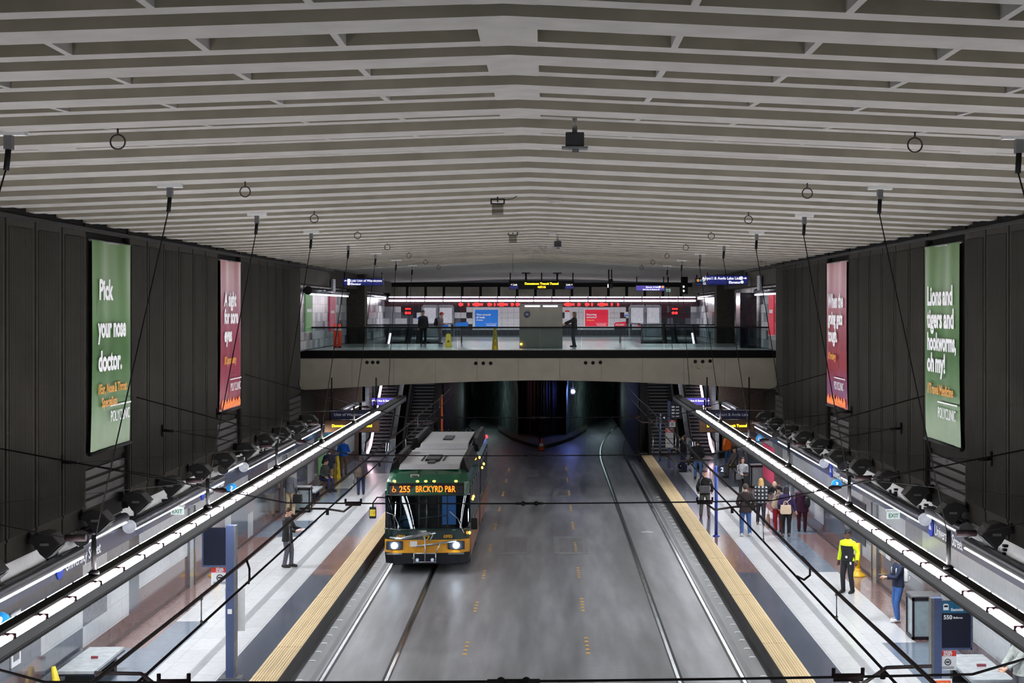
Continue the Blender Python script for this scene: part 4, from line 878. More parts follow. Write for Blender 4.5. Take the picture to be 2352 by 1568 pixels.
mb = MB(); mb.tube([(0, 0.1, 0.2), (0, 0.1, 5.75-p.z)], 0.04, 8); mb.box((-0.16, 0.1, -0.2), (0.16, 0.25, 0.25)); mb.build('lamp_hanger', M_BLACK, sl)
pl = bpy.data.lights.new('signal_glow', 'POINT'); pl.energy = 60; pl.color = (0.10, 0.18, 1.0); pl.shadow_soft_size = 0.25; po = bpy.data.objects.new('signal_glow', pl); COL.objects.link(po); po.location = (p.x-.15, 96.0, p.z)
for x, yy in ((-4.0, 108), (4.0, 108), (-5.5, 120), (5.5, 120)):
    tl = bpy.data.lights.new('tunnel_glow', 'POINT'); tl.energy = 50; tl.color = (0.70, 0.92, 0.92); tl.shadow_soft_size = 1.2; to = bpy.data.objects.new('tunnel_glow', tl); COL.objects.link(to); to.location = (x, yy-6, 2.2)
wl = bpy.data.lights.new('nose_fill', 'POINT'); wl.energy = 22; wl.color = (1.0, 0.45, 0.5); wl.shadow_soft_size = 0.3; wo = bpy.data.objects.new('nose_fill', wl); COL.objects.link(wo); wo.location = (-2.6, 95.0, 3.2)  # added reddish fill with no lamp behind it, brings out the nose wall streaks
def cone_at(x, y, lb):
    c = empty('traffic_cone', (x, y, 0), 0, lb, 'traffic cone'); m = mat('cone_orange', (216, 84, 38), 0.55)
    mb = MB(); mb.lathe([(0.17, 0.03), (0.13, 0.22), (0.06, 0.60), (0.045, 0.71), (0.0, 0.715)], (0, 0, 0), 16); mb.build('cone_body', m, c)
    mb = MB(); mb.box((-0.2, -0.2, 0), (0.2, 0.2, 0.035)); mb.build('cone_base', M_BLACK, c)
    mb = MB(); mb.lathe([(0.122, 0.27), (0.095, 0.42)], (0, 0, 0), 16); mb.build('reflective_band', M_PAPER, c)
cone_at(-0.02, 87.6, 'orange traffic cone standing before the tunnel nose')
mb = MB(); mb.tube([(0, 0, 0), (0, 0, 1.1)], 0.05, 8); mb.box((-0.12, -0.06, 0.75), (0.12, 0.06, 1.1)); o = mb.build('signal_post', M_BLACK); o.location = (-0.1, 89.6, 0.22); tag(o, 'short black signal post at the tip of the kerb island', 'post')
# ================================================================== MEZZANINE FITTINGS
m_pane = glass('railing_glass', (220, 229, 229), 0.9)
r = empty('glass_railing', (0, YM+0.05, ZM), 0, 'long glass balustrade with black handrail along the mezzanine edge', 'railing')
GW = 11.4
for i in range(12):
    mb = MB(); x0 = -GW+i*1.9; mb.box((x0+0.01, -0.006, -0.02), (x0+1.89, 0.006, 1.0)); mb.build('glass_pane', m_pane, r)
mb = MB(); mb.box((-GW, -0.035, 0.99), (GW, 0.035, 1.06)); mb.build('handrail', M_BLACK, r)
for sg in (-1, 1):                                            # inner railings about the escalator wells
    r2 = empty('well_railing', (sg*7.4, 82.4, ZM), 0, 'glass railing with black top rail around the %s stair well' % SIDE[sg], 'railing', 'stair well railings')
    mb = MB(); mb.box((-1.95, -0.01, 0), (1.95, 0.01, 1.0)); mb.build('glass_pane', m_pane, r2)
    mb = MB(); mb.box((sg*-2.0-0.01, 0, 0), (sg*-2.0+0.01, 11, 1.0)); mb.build('side_pane', m_pane, r2)
    mb = MB(); mb.box((-2.0, -0.03, 1.0), (2.0, 0.03, 1.05)); mb.box((sg*-2.0-.03, 0, 1.0), (sg*-2.0+.03, 11, 1.05)); mb.build('top_rail', M_BLACK, r2)
# linear lamps before the back wall
m_mlamp = glow('mezzanine_tube', (255, 240, 250), 6.0); m_mlamp2 = glow('mezzanine_tube_upper', (240, 240, 255), 2.0)
lf = empty('wall_lamp', (0, YW-0.8, 8.7), 0, 'long double row of bright tubes across the mezzanine back wall', 'light fitting')
for i in range(17):
    x = -10.15+i*1.2
    for zz, rr, m in ((0.0, 0.055, m_mlamp), (0.235, 0.035, m_mlamp2)):
        mb = MB(); mb.tube([(x, 0, zz), (x+1.14, 0, zz)], rr, 8); mb.build('lamp_tube', m, lf)
mb = MB(); mb.box((-10.2, 0.06, 0.05), (10.3, 0.35, 0.2)); mb.build('lamp_rail', mat('lamp_rail_plum', (58, 34, 50), 0.4), lf)
mb = MB()
for x in (-10.1, -5, 0, 5, 10.1): mb.box((x-.03, 0.3, 0.08), (x+.03, 0.8, 0.14))
mb.build('lamp_arm', M_BLACK, lf)
for sg in (-1, 1):
    for (ya, yb, lb) in ((67.5 if sg < 0 else 64.0, 80.5 if sg < 0 else 71.8, 'near'), (85.0, 99.0, 'far')):
        t = empty('wall_lamp', (sg*10.2, ya, 8.95), 0, 'bright tube lamp on the %s mezzanine side wall at its %s end' % (SIDE[sg], lb), 'wall lamp', 'mezzanine side lamps')
        mb = MB(); mb.tube([(0, 0, 0), (0, yb-ya, 0)], 0.14, 14); mb.build('lamp_body', M_CHROME, t)
        mb = MB(); mb.tube([(-sg*0.05, 0.2, -0.16), (-sg*0.05, yb-ya, -0.15)], 0.04, 8); mb.build('light_strip', m_mlamp2, t)
        mb = MB(); disc(mb, (0, -0.05, 0), 0.19, 'Y', 0.08, 20); mb.build('end_disc', M_BLACK, t)
        mb = MB(); mb.box((0, 1.0, -0.05), (sg*0.33, 1.12, 0.05)); mb.box((0, yb-ya-1, -0.05), (sg*0.33, yb-ya-.9, 0.05)); mb.build('wall_bracket', M_BLACK, t)
# doors in the back wall
def door(n, px0, px1):
    a = at(px0, 700, Y=YW-0.1); b = at(px1, 768, Y=YW-0.1); w = b.x-a.x
    d = empty('door_%d' % n, (a.x, YW-0.02, ZM), 0); struct(d)
    m = mat('door_steel', (150, 154, 160), 0.35, 0.3)
    mb = MB(); h = a.z-ZM
    for x in (0, w/2-0.04, w-0.08): mb.box((x, -0.1, 0), (x+0.08, 0, h))
    mb.box((0, -0.1, h-0.1), (w, 0, h)); struct(mb.build('door_frame', m, d))
    for q in (0, 1):
        x0 = 0.1+q*(w/2-0.02)
        mb = MB(); mb.box((x0, -0.07, 0.05), (x0+w/2-0.16, -0.02, h-0.12)); l = struct(mb.build('door_leaf', m, d))
        mb = MB(); mb.box((x0+0.06, -0.09, 0.95), (x0+w/2-0.22, -0.07, h-0.2)); struct(mb.build('door_pane', mat('door_pane_pale', (190, 192, 200), 0.25, emit=0.25), l))
        mb = MB(); mb.tube([(x0+0.2, -0.13, 0.75), (x0+w/2-0.36, -0.13, 0.75)], 0.02, 6); struct(mb.build('door_bar', M_STEEL, l))
door(1, 968, 1043); door(2, 1444, 1519)
# posters and light art
def poster(px0, py0, px1, py1, bg, lines, lb, Y=YW-0.06, fr=True):
    a = at(px0, py0, Y=Y); b = at(px1, py1, Y=Y); w, h = b.x-a.x, a.z-b.z
    o = empty('wall_poster', (a.x, Y, b.z), 0, lb, 'poster')
    if fr: mb = MB(); mb.box((-0.1, 0.0, -0.1), (w+0.1, 0.04, h+0.1)); mb.build('poster_frame', M_WHITE, o)
    mb = MB(); mb.box((0, -0.015, 0), (w, 0.0, h)); mb.build('poster_sheet', bg, o)
    for s, sz, x, z, mm, nm in lines: text(s, h*sz, mm, face_cam(w*x, -0.02, h*z), o, nm, 0.03, shear=0.15)
    mb = MB(); mb.box((w*0.45, -0.02, h*0.17), (w*0.95, -0.015, h*0.185)); mb.build('underline', M_LETTER, o)
m_pb = mat('poster_blue', (34, 110, 200), 0.5, emit=0.3, var=0.04); m_pr = mat('poster_red', (216, 36, 64), 0.5, emit=0.3, var=0.04); m_lem = mat('poster_orange_ink', (240, 160, 80), 0.5, emit=0.3)
poster(1091, 711, 1144, 750, m_pb, [('Time wounds', 0.155, 0.05, 0.66, M_LETTER, 'headline'), ('all heels.', 0.155, 0.05, 0.50, M_LETTER, 'headline_end'), ('//Podiatry', 0.1, 0.05, 0.36, M_LETTER, 'department_line'), ('POLYCLINIC', 0.1, 0.5, 0.05, M_LETTER, 'logo_lettering')], 'blue poster reading Time wounds all heels on the mezzanine wall')
poster(1344, 711, 1397, 749, m_pr, [('Expecting', 0.155, 0.05, 0.66, M_LETTER, 'headline'), ('someone?', 0.155, 0.05, 0.50, M_LETTER, 'headline_end'), ('//Obstetrics', 0.1, 0.05, 0.34, m_lem, 'department_line'), ('POLYCLINIC', 0.1, 0.5, 0.05, M_LETTER, 'logo_lettering')], 'red poster reading Expecting someone on the mezzanine wall')
def small_panel(name, px0, py0, px1, py1, m, lb, cat, Y=YW-0.06, d=0.04, bits=()):
    a = at(px0, py0, Y=Y); b = at(px1, py1, Y=Y); o = empty(name, (a.x, Y, b.z), 0, lb, cat)
    mb = MB(); mb.box((0, 0, 0), (b.x-a.x, d, a.z-b.z)); mb.build('board', m, o)
    for (x0, z0, x1, z1, mm, nm) in bits:
        w, h = b.x-a.x, a.z-b.z; mb = MB(); mb.box((x0*w, -0.012, z0*h), (x1*w, 0, z1*h)); mb.build(nm, mm, o)
    return o
m_redled = glow('red_led', (255, 40, 40), 3.0); m_marb = mat('maroon_board', (58, 18, 30), 0.3); m_redh = mat('notice_red', (206, 50, 44), 0.5, emit=0.08)
def ledart(px0, px1, lb, seed):
    a = at(px0, 694, Y=YW-0.08); b = at(px1, 704, Y=YW-0.08); o = empty('light_artwork', (a.x, YW-0.08, b.z), 0, lb, 'light artwork', 'red light artworks in the wall band')
    w, h = b.x-a.x, a.z-b.z; rnd = random.Random(seed); mb = MB(); mb.box((0, 0, -.02), (w, 0.04, h+.02)); mb.build('board', m_marb, o)
    x = 0.1
    while x < w-0.2:
        wd = rnd.choice([0.12, 0.3, 0.2, 0.7])
        if x+wd > w: break
        mb = MB(); mb.box((x, -0.02, h*0.25), (x+wd, 0, h*0.75)); mb.box((x+wd*0.2, -0.02, h*0.1), (x+wd*0.6, 0, h*0.9)); mb.build('red_glyph', m_redled, o); x += wd+rnd.choice([0.12, 0.3, 0.2])
ledart(1050, 1200, 'row of red light glyphs left of the grey kiosk on the back wall', 4); ledart(1292, 1440, 'row of red light glyphs right of the grey kiosk on the back wall', 9)
for px, lb in ((928, 'two red light shapes on the dark tiles left of the left doors'), (1541, 'two red light shapes on the dark tiles right of the right doors')):
    a = at(px, 722, Y=YW-0.05); o = empty('light_artwork', (a.x, YW-0.05, a.z), 0, lb, 'light artwork')
    mb = MB(); mb.box((-.05, 0, -.05), (0.55, .03, 0.5)); mb.build('board', m_marb, o)
    mb = MB(); mb.ball((0.15, -.02, 0.1), (.1, .03, .09), 10); mb.ball((0.36, -.02, 0.1), (.1, .03, .09), 10); mb.build('lower_glyph', m_redled, o)
    mb = MB(); mb.box((0.08, -.03, .33), (0.45, 0, .42)); mb.build('upper_glyph', m_redled, o)
small_panel('wall_notice', 1297, 712, 1309, 733, M_PAPER, 'white notice with red heading right of the grey kiosk', 'notice', bits=((0.05, .8, .95, .97, m_redh, 'heading'),))
small_panel('wall_notice', 1434, 716, 1443, 727, M_PAPER, 'small pale notice left of the right doors on the back wall', 'notice', bits=((0.1, .1, .9, .4, m_pb, 'blue_line'),))
small_panel('wall_notice', 957, 718, 966, 735, M_PAPER, 'small pale notice left of the left doors on the back wall', 'notice', bits=((0.1, .1, .9, .4, m_pb, 'blue_line'),))
# grey kiosk behind the railing
m_kiosk = mat('kiosk_granite', (128, 122, 112), 0.3, var=0.12, scale=1.5, spec=0.6)
a = at(1193, 700, Y=72.6); b = at(1292, 800, Y=72.6)
k = empty('kiosk', (a.x, 72.6, ZM), 0, 'large grey polished kiosk block behind the railing at the middle', 'kiosk'); w, h = b.x-a.x, a.z-ZM
mb = MB(); mb.box((0, 0, 0), (w, 1.6, h)); mb.build('kiosk_body', m_kiosk, k, 0.02)
mb = MB(); mb.box((-0.02, -0.02, h), (w+0.02, 1.62, h+0.04)); mb.build('kiosk_top', M_GREY, k)
for x0, x1 in ((0.26, 0.98), (1.12, 1.82)): mb = MB(); mb.box((x0, -0.03, h-0.09), (x1, 0.0, h-0.02)); mb.build('kiosk_lamp', m_mlamp2, k)
q = at(1210, 722, Y=72.57); mb = MB(); disc(mb, (q.x-a.x, -0.02, q.z-ZM), 0.155, 'Y', 0.02, 24); sg_ = mb.build('round_badge', mat('badge_navy', (24, 34, 84), 0.4), k)
mb = MB(); mb.prism([(-.09, -.04), (.09, -.04), (.07, .03), (.02, .06), (-.06, .03)], -0.045, -0.03, 'Y'); o = mb.build('badge_symbol', mat('badge_pale', (150, 160, 180), .5), sg_); o.location = (q.x-a.x, 0, q.z-ZM)
q = at(1197, 790, Y=72.5); mb = MB(); mb.ball((q.x-a.x, -0.05, q.z-ZM), (0.06, 0.03, 0.05), 10); mb.build('amber_lamp', m_marker, k)
# wet floor signs, delineators, card reader
m_wet = mat('wet_sign_yellow', (226, 200, 52), 0.5, emit=0.05)
def wet(x, y, z, lb, h=0.64, tall=False):
    s = empty('wet_floor_sign', (x, y, z), 0, lb, 'wet floor sign')
    if not tall:
        for q in (-1, 1): mb = MB(); mb.add([(-.17, q*.16, 0), (.17, q*.16, 0), (.11, q*.02, h), (-.11, q*.02, h), (-.17, q*.16-.015, 0), (.17, q*.16-.015, 0), (.11, q*.02-.015, h), (-.11, q*.02-.015, h)], [(0,1,2,3), (4,7,6,5), (0,4,5,1), (1,5,6,2), (2,6,7,3), (3,7,4,0)]); mb.build('sign_panel', m_wet, s)
        mb = MB(); mb.box((-.06, -.04, h-.06), (.06, .04, h+.03)); mb.build('handle', m_wet, s)
        mb = MB(); mb.prism([(-.06, .25), (.06, .25), (0, .36)], -.135, -.13, 'Y'); mb.build('warning_triangle', M_DKGREY, s)
    else:
        mb = MB(); mb.lathe([(0.17, 0), (0.15, 0.04), (0.07, h*0.96), (0.04, h)], (0, 0, 0), 4, smooth=False); mb.build('sign_cone', m_wet, s)
        text('C\nA\nU\nT\nI\nO\nN', 0.11, M_DKGREY, face_cam(-0.04, -0.11, h*0.72) @ Matrix.Rotation(math.radians(-4), 4, 'X'), s, 'lettering', 0.02, line=0.8) 
    return s
p = at(1030, 797, Z=ZM); wet(p.x, p.y, ZM, 'yellow folding wet floor sign behind the glass left of the kiosk')
p = at(1137, 803, Z=ZM); s_ = wet(p.x, p.y, ZM, 'tall narrow yellow floor cone sign just left of the grey kiosk', 1.0, True)
for i, px in enumerate((770, 780)):
    p = at(px, 798, Z=ZM); d = empty('delineator_post', (p.x, p.y, ZM), 0, '%s of two orange delineator posts behind the glass at far left' % ('left', 'right')[i], 'delineator post', 'orange delineator posts')
    mb = MB(); mb.lathe([(0.085, 0.05), (0.075, 0.98), (0.05, 1.12), (0.08, 1.15)], (0, 0, 0), 12); mb.build('post', mat('delineator_orange', (236, 66, 36), 0.5, emit=0.15), d)
    mb = MB(); mb.lathe([(0.092, 0), (0.09, 0.05)], (0, 0, 0), 12); mb.build('base', M_BLACK, d)
    mb = MB(); mb.lathe([(0.084, 0.82), (0.082, 0.92)], (0, 0, 0), 12); mb.build('reflective_band', M_PAPER, d)
p = at(1706, 791, Z=ZM); c = empty('card_reader', (p.x, p.y, ZM), 0, 'yellow card reader post with lit screen behind the right end of the railing', 'card reader')
m_yp = mat('post_yellow', (222, 178, 60), 0.45)
mb = MB(); mb.lathe([(0.13, 0), (0.11, 0.04), (0.045, 0.08), (0.045, 0.95)], (0, 0, 0), 12); mb.build('post', m_yp, c)
mb = MB(); mb.box((-.13, -.06, .95), (.13, .08, 1.3)); mb.build('reader_head', M_BLACK, c, .03)
mb = MB(); mb.box((-.08, -.07, 1.12), (.08, -.06, 1.2)); mb.build('screen', glow('reader_screen', (120, 170, 255), 3), c)
mb = MB(); mb.tube([(-.14, 0, 1.28), (-.08, 0, 1.33), (.08, 0, 1.33), (.14, 0, 1.28)], .015, 6); mb.build('hood', m_yp, c)
# dark lift block at the right, benches with side signs on the mezzanine
mb = MB(); a = at(1700, 672, Y=72.6); b = at(1738, 800, Y=72.6); mb.box((a.x, 72.6, ZM), (b.x, 74.2, a.z)); mb.box((a.x+.05, 72.58, ZM+.1), (b.x-.05, 72.6, a.z-.2)); tag(mb.build('lift_shaft', mat('lift_dark_blue', (22, 28, 40), 0.2)), 'tall dark blue lift shaft at the right end of the mezzanine', 'lift shaft')
def sideposter(sg, y, w, z, h, m, lb):
    o = empty('wall_poster', (sg*10.48, y, z), 0, lb, 'poster')
    mb = MB(); mb.box((-0.03, 0, 0), (0.03, w, h)); mb.build('poster_sheet', m, o)
    mb = MB(); mb.box((-0.04, -.05, -.05), (0.03, w+.05, 0)); mb.box((-0.04, -.05, h), (0.03, w+.05, h+.05)); mb.build('poster_frame', M_WHITE, o)
    mb = MB(); mb.box((-0.035, w*.15, h*.52), (0.035, w*.85, h*.6)); mb.build('slogan_line', M_LETTER, o)
m_pg = mat('poster_green', (118, 170, 116), 0.5, emit=0.12); m_ppk = mat('poster_pink', (206, 70, 106), 0.5, emit=0.12)
sideposter(-1, 68.5, 1.9, ZM+0.85, 1.7, m_pg, 'green poster on the left mezzanine side wall'); sideposter(-1, 76.0, 2.0, ZM+0.75, 1.75, m_ppk, 'pink poster on the left mezzanine side wall')
sideposter(1, 77.5, 2.2, ZM+0.7, 1.9, m_ppk, 'pink poster left of the dark lift shaft'); sideposter(1, 68.0, 1.5, ZM+0.7, 1.9, m_pr, 'red poster at the far right end of the mezzanine')
def counter(px0, px1, py0, py1, Y, m, lb, s):
    a = at(px0, py0, Y=Y); b = at(px1, py1, Y=Y); o = empty('railing_sign', (a.x, Y, b.z), 0, lb, 'sign panel'); w, h = b.x-a.x, a.z-b.z
    mb = MB(); mb.prism([(0, 0), (w, 0), (w, h), (w*.12, h*0.8), (0, h*.55)], 0, 0.05, 'Y'); mb.build('panel', m, o)
    
    if s: text(s, h*.5, M_LETTER, face_cam(w*.1, -0.01, h*.15), o, 'lettering', .03)
    mb = MB(); mb.box((w*.45, 0.02, ZM-b.z), (w*.55, .06, 0)); mb.build('support', M_DKGREY, o)
counter(1045, 1075, 739, 749, 84, m_pb, 'slanted blue sign panel behind the railing left of the blue poster', ''); counter(1411, 1438, 738, 749, 84, m_pr, 'slanted red sign panel behind the railing right of the red poster', '//CLINIC')
# hanging signs under the mezzanine ceiling
m_sblue = mat('sign_blue', (34, 44, 130), 0.4, emit=0.35, var=0.05); m_sdark = mat('sign_navy', (20, 24, 52), 0.4, emit=0.1); m_spur = mat('sign_purple', (84, 72, 168), 0.4, emit=0.35, var=0.05); m_txt = glow('sign_letters', (250, 248, 255), 1.1); m_amb = glow('sign_amber_led', (255, 200, 30), 4.5)
def hsign(px0, py0, px1, py1, Y, m, rows, lb, posts=(0.04, 0.96), ztop=None, name='hanging_sign', split=None, group=None):
    a = at(px0, py0, Y=Y); b = at(px1, py1, Y=Y); w, h = b.x-a.x, a.z-b.z
    o = empty(name, (a.x, Y, b.z), 0, lb, 'hanging sign', group)
    mb = MB(); mb.box((0, 0, 0), (w, 0.12, h)); mb.build('sign_box', M_BLACK, o)
    mb = MB(); mb.box((0.02, -0.01, 0.02), (w-0.02, 0.0, h-0.02)); mb.build('sign_face', m, o)
    if split: mb = MB(); mb.box((0.02, -0.014, 0.02), (w-0.02, -0.01, h*split)); mb.build('lower_band', m_sblue if m is m_sdark else m, o)
    for s, sz, x, z, mm, al in rows: text(s, h*sz, mm, face_cam(w*x, -0.02, h*z), o, 'lettering', 0.02, al)
    zt = (ztop if ztop else CAMZ+1.75)-b.z
    for t in posts: mb = MB(); mb.tube([(w*t, .06, h), (w*t, .06, zt)], 0.03, 6); mb.build('hanger', M_BLACK, o)
    return o, w, h
def arrow(o, x, z, s, d, m):
    mb = MB(); mb.prism([(x-d*s, z), (x-d*0.2*s, z+s*.7), (x-d*.2*s, z+s*.25), (x+d*s, z+s*.25), (x+d*s, z-s*.25), (x-d*.2*s, z-s*.25), (x-d*.2*s, z-s*.7)], -.03, -.02, 'Y'); mb.build('arrow', m, o)
def blob(o, x, z, r, m, nm='symbol'):
    mb = MB(); disc(mb, (x, -.022, z), r, 'Y', .012, 18); return mb.build(nm, m, o)
def bus_icon(o, x, z, s, m, m2=None):
    mb = MB(); mb.prism([(x-.4*s, z-.45*s), (x+.4*s, z-.45*s), (x+.42*s, z+.3*s), (x+.3*s, z+.5*s), (x-.3*s, z+.5*s), (x-.42*s, z+.3*s)], -.03, -.02, 'Y'); q = mb.build('bus_symbol', m, o)
    if m2: mb = MB(); mb.box((x-.3*s, -.035, z-.02*s), (x+.3*s, -.03, z+.25*s)); mb.build('symbol_window', m2, q)
o, w, h = hsign(787, 639, 880, 656, 72.0, m_sblue, [('Link Univ of Washington', .42, .20, .54, m_txt, 'LEFT'), ('Elevator', .42, .20, .10, m_txt, 'LEFT')], 'blue hanging sign for the university link and elevator at upper left')
arrow(o, .12, h*.68, .07, 1, m_txt); bus_icon(o, .29, h*.68, .16, m_txt); blob(o, .29, h*.26, .07, m_txt)
o, w, h = hsign(1621, 632, 1718, 653, 72.0, m_sblue, [('Airport & Angle Lake Link', .40, .83, .54, m_txt, 'RIGHT'), ('Elevator', .40, .83, .10, m_txt, 'RIGHT')], 'blue hanging sign for airport link and elevator at upper right')
arrow(o, w-.14, h*.68, .08, -1, m_txt); bus_icon(o, w-.32, h*.68, .16, m_txt); blob(o, w-.28, h*.26, .07, m_txt); blob(o, .30, h*.68, .07, mat('symbol_pale', (160, 170, 220), .4, emit=.4))
o, w, h = hsign(1597, 638, 1690, 655, 76.5, m_sdark, [('3rd', .42, .18, .52, m_txt, 'LEFT'), ('120', .42, .18, .10, m_txt, 'LEFT')], 'dark blue hanging sign partly hidden behind the airport sign', split=.22)
blob(o, .14, h*.66, .07, mat('symbol_orange', (240, 160, 70), .4, emit=.6)); blob(o, .30, h*.66, .06, mat('symbol_sky', (110, 180, 240), .4, emit=.6))
o, w, h = hsign(1169, 644, 1319, 664, 72.2, M_BLACK, [('Downtown Transit Tunnel', .36, .5, .52, m_amb, 'CENTER'), ('4:57:16', .32, .5, .14, m_amb, 'CENTER')], 'black overhead sign with amber Downtown Transit Tunnel letters above the kiosk', posts=(.02, .5, .98))
for x, s in ((0.01, '< Link'), (.86, 'Link >')):
    mb = MB(); mb.box((w*x, -.015, .02), (w*(x+.13), -.008, h*.35)); mb.build('blue_band', m_sblue, o); text(s, h*.3, m_txt, face_cam(w*(x+.015), -.02, h*.42), o, 'lettering', .02)
for t in (.26, .74): mb = MB(); mb.tube([(w*t, .05, h), (w*t, .05, h+.35)], .05, 8); mb.tube([(w*t-.2, .05, h+.35), (w*t+.2, .05, h+.35)], .03, 6); mb.build('mount_arm', M_BLACK, o)
o, w, h = hsign(1460, 655, 1527, 668, 88.0, m_spur, [('Elevator & Stairs', .36, .82, .56, m_txt, 'RIGHT'), ('3rd Ave & Seneca St', .36, .82, .14, m_txt, 'RIGHT')], 'purple hanging sign for elevator and stairs right of middle', ztop=10.0)
blob(o, w-.12, h*.7, .07, mat('symbol_orange', (240, 160, 70), .4, emit=.6)); blob(o, w-.3, h*.7, .06, m_txt)
o, w, h = hsign(1529, 662, 1541, 671, 88.0, mat('exit_green_pale', (150, 190, 175), .4, emit=.3), [('EXIT', .5, .1, .25, M_DKGREY, 'LEFT')], 'small pale green exit sign beside the purple hanging sign', posts=(.5,), ztop=10.0)
p = at(1402, 650, Y=74.0); c = empty('ceiling_camera', (p.x, 74, p.z), 0, 'black camera unit on twin rods hanging over the mezzanine', 'camera')
mb = MB(); mb.box((-.1, -.1, -.25), (.12, .1, .2)); mb.build('camera_body', M_BLACK, c, .02); mb = MB(); mb.box((-.14, -.11, -.22), (-.1, -.02, -.05)); mb.build('camera_lens', m_txt, c)
mb = MB(); mb.tube([(-.08, 0, .2), (-.08, 0, CAMZ+1.95-p.z)], .03, 6); mb.tube([(.06, 0, .2), (.06, 0, CAMZ+1.95-p.z)], .03, 6); mb.build('rods', M_BLACK, c)
p = at(1572, 663, Y=88.0); mb = MB(); mb.box((p.x-.2, 88, p.z-.3), (p.x+.2, 88.1, 10.0)); sp = mb.build('hanging_signal_box', M_BLACK); tag(sp, 'small black signal box with two white lights near the right pier', 'signal box')
for dz in (-.12, .12): mb = MB(); mb.ball((p.x-.05, 87.98, p.z+dz), .07, 8); mb.build('signal_light', m_txt, sp)
p = at(1748, 648, X=9.85); mb = MB(); mb.box((9.78, p.y, p.z-.35), (9.88, p.y+.8, p.z+.3)); tag(mb.build('wall_box', mat('box_grey', (130, 134, 142), .5)), 'grey equipment box on the dark wall at upper right of the mezzanine', 'equipment box')
p = at(762, 655, X=-9.85); mb = MB(); mb.box((-9.88, p.y, p.z-.3), (-9.78, p.y+.8, p.z+.3)); tag(mb.build('wall_box', mat('box_grey', (130, 134, 142), .5)), 'grey equipment box on the dark wall at upper left of the mezzanine', 'equipment box')
# ================================================================== PLATFORM FURNITURE AND SIGNS
m_pyl = mat('pylon_blue_grey', (74, 86, 124), 0.4, var=0.06); m_pyld = mat('pylon_dark_navy', (20, 26, 46), 0.3); m_pylt = mat('pylon_teal', (28, 96, 130), 0.4, emit=0.15); m_bluep = mat('pole_blue', (38, 66, 160), 0.35)
def plate(name, x0, z0, x1, z1, y, m, par, t=0.02):
    mb = MB(); mb.box((x0, y, z0), (x1, y+t, z1)); return mb.build(name, m, par)
def bus_symbol(par, x, z, s, y):
    mb = MB(); mb.prism([(x-.4*s, z-.45*s), (x+.4*s, z-.45*s), (x+.42*s, z+.3*s), (x+.3*s, z+.5*s), (x-.3*s, z+.5*s), (x-.42*s, z+.3*s)], y-.01, y, 'Y'); q = mb.build('bus_symbol', M_LETTER, par)
    mb = MB(); mb.box((x-.3*s, y-.014, z), (x+.3*s, y-.01, z+.28*s)); mb.build('symbol_window', m_pyld, q)
def alert(par, x0, z0, w, h, y, lines=True):
    o = plate('alert_notice', x0, z0, x0+w, z0+h, y, M_PAPER, par, 0.012)
    plate('red_heading', x0, z0+h*.72, x0+w, z0+h, y-.006, m_redh, o, 0.006)
    text('RIDER', h*.16, M_PAPER, face_cam(x0+w/2, y-.012, z0+h*.87), o, 'heading_lettering', .04, 'CENTER'); text('ALERT', h*.16, M_PAPER, face_cam(x0+w/2, y-.012, z0+h*.74), o, 'heading_lettering', .04, 'CENTER')
    mb = MB(); mb.tube([(x0+w*.5+w*.17*math.cos(t*2*PI/20), y-.01, z0+h*.42+w*.17*math.sin(t*2*PI/20)) for t in range(21)], w*.025, 6, caps=False); mb.build('ring_symbol', M_DKGREY, o)
    mb = MB(); mb.box((x0+w*.40, y-.012, z0+h*.38), (x0+w*.60, y-.004, z0+h*.46)); mb.build('symbol_bar', M_DKGREY, o)
    if lines:
        for q in (.08, .15): mb = MB(); mb.box((x0+w*.12, y-.008, z0+h*q), (x0+w*.88, y-.002, z0+h*(q+.025))); mb.build('text_line', M_GREY, o)
    return o
# left pylon: pole with board seen from its plain side
p = at(531, 1556, Z=ZP); P_ = empty('sign_pylon', (p.x, p.y, ZP), 0, 'tall blue grey sign pylon with dark board on the left platform', 'sign pylon')
s_ = FPX/p.y; Hh = 1205; hp = at(531, 1206, Y=p.y).z-ZP
mb = MB(); mb.box((-.10, -.07, 0), (.07, .12, hp)); mb.build('pole', m_pyl, P_); plate('pole_light_side', .07, 0, .11, hp, -.07, M_GREY, P_, .19)
mb = MB(); mb.box((-.22, -.18, 0), (.22, .2, .02)); mb.build('base_plate', M_GREY, P_)
x0 = at(468, 1250, Y=p.y).x-p.x; z0 = at(500, 1297, Y=p.y).z-ZP; 
plate('sign_board', x0, z0, -.10, hp-.05, -.03, m_pyld, P_, .08); mb = MB(); mb.box((x0-.03, -.035, z0-.04), (-.1, .055, z0)); mb.box((x0-.03, -.035, z0), (x0, .055, hp-.05)); mb.build('board_frame', m_pyl, P_)
plate('paper_notice', -.16, .95, .26, 1.85, .13, M_PAPER, P_, .01); plate('sticker', -.06, 1.35, .03, 1.45, -.075, M_PAPER, P_, .005)
p2 = at(510, 1302, Z=1.2); alert(P_, -.42, z0-.42, .36, .36, .02)
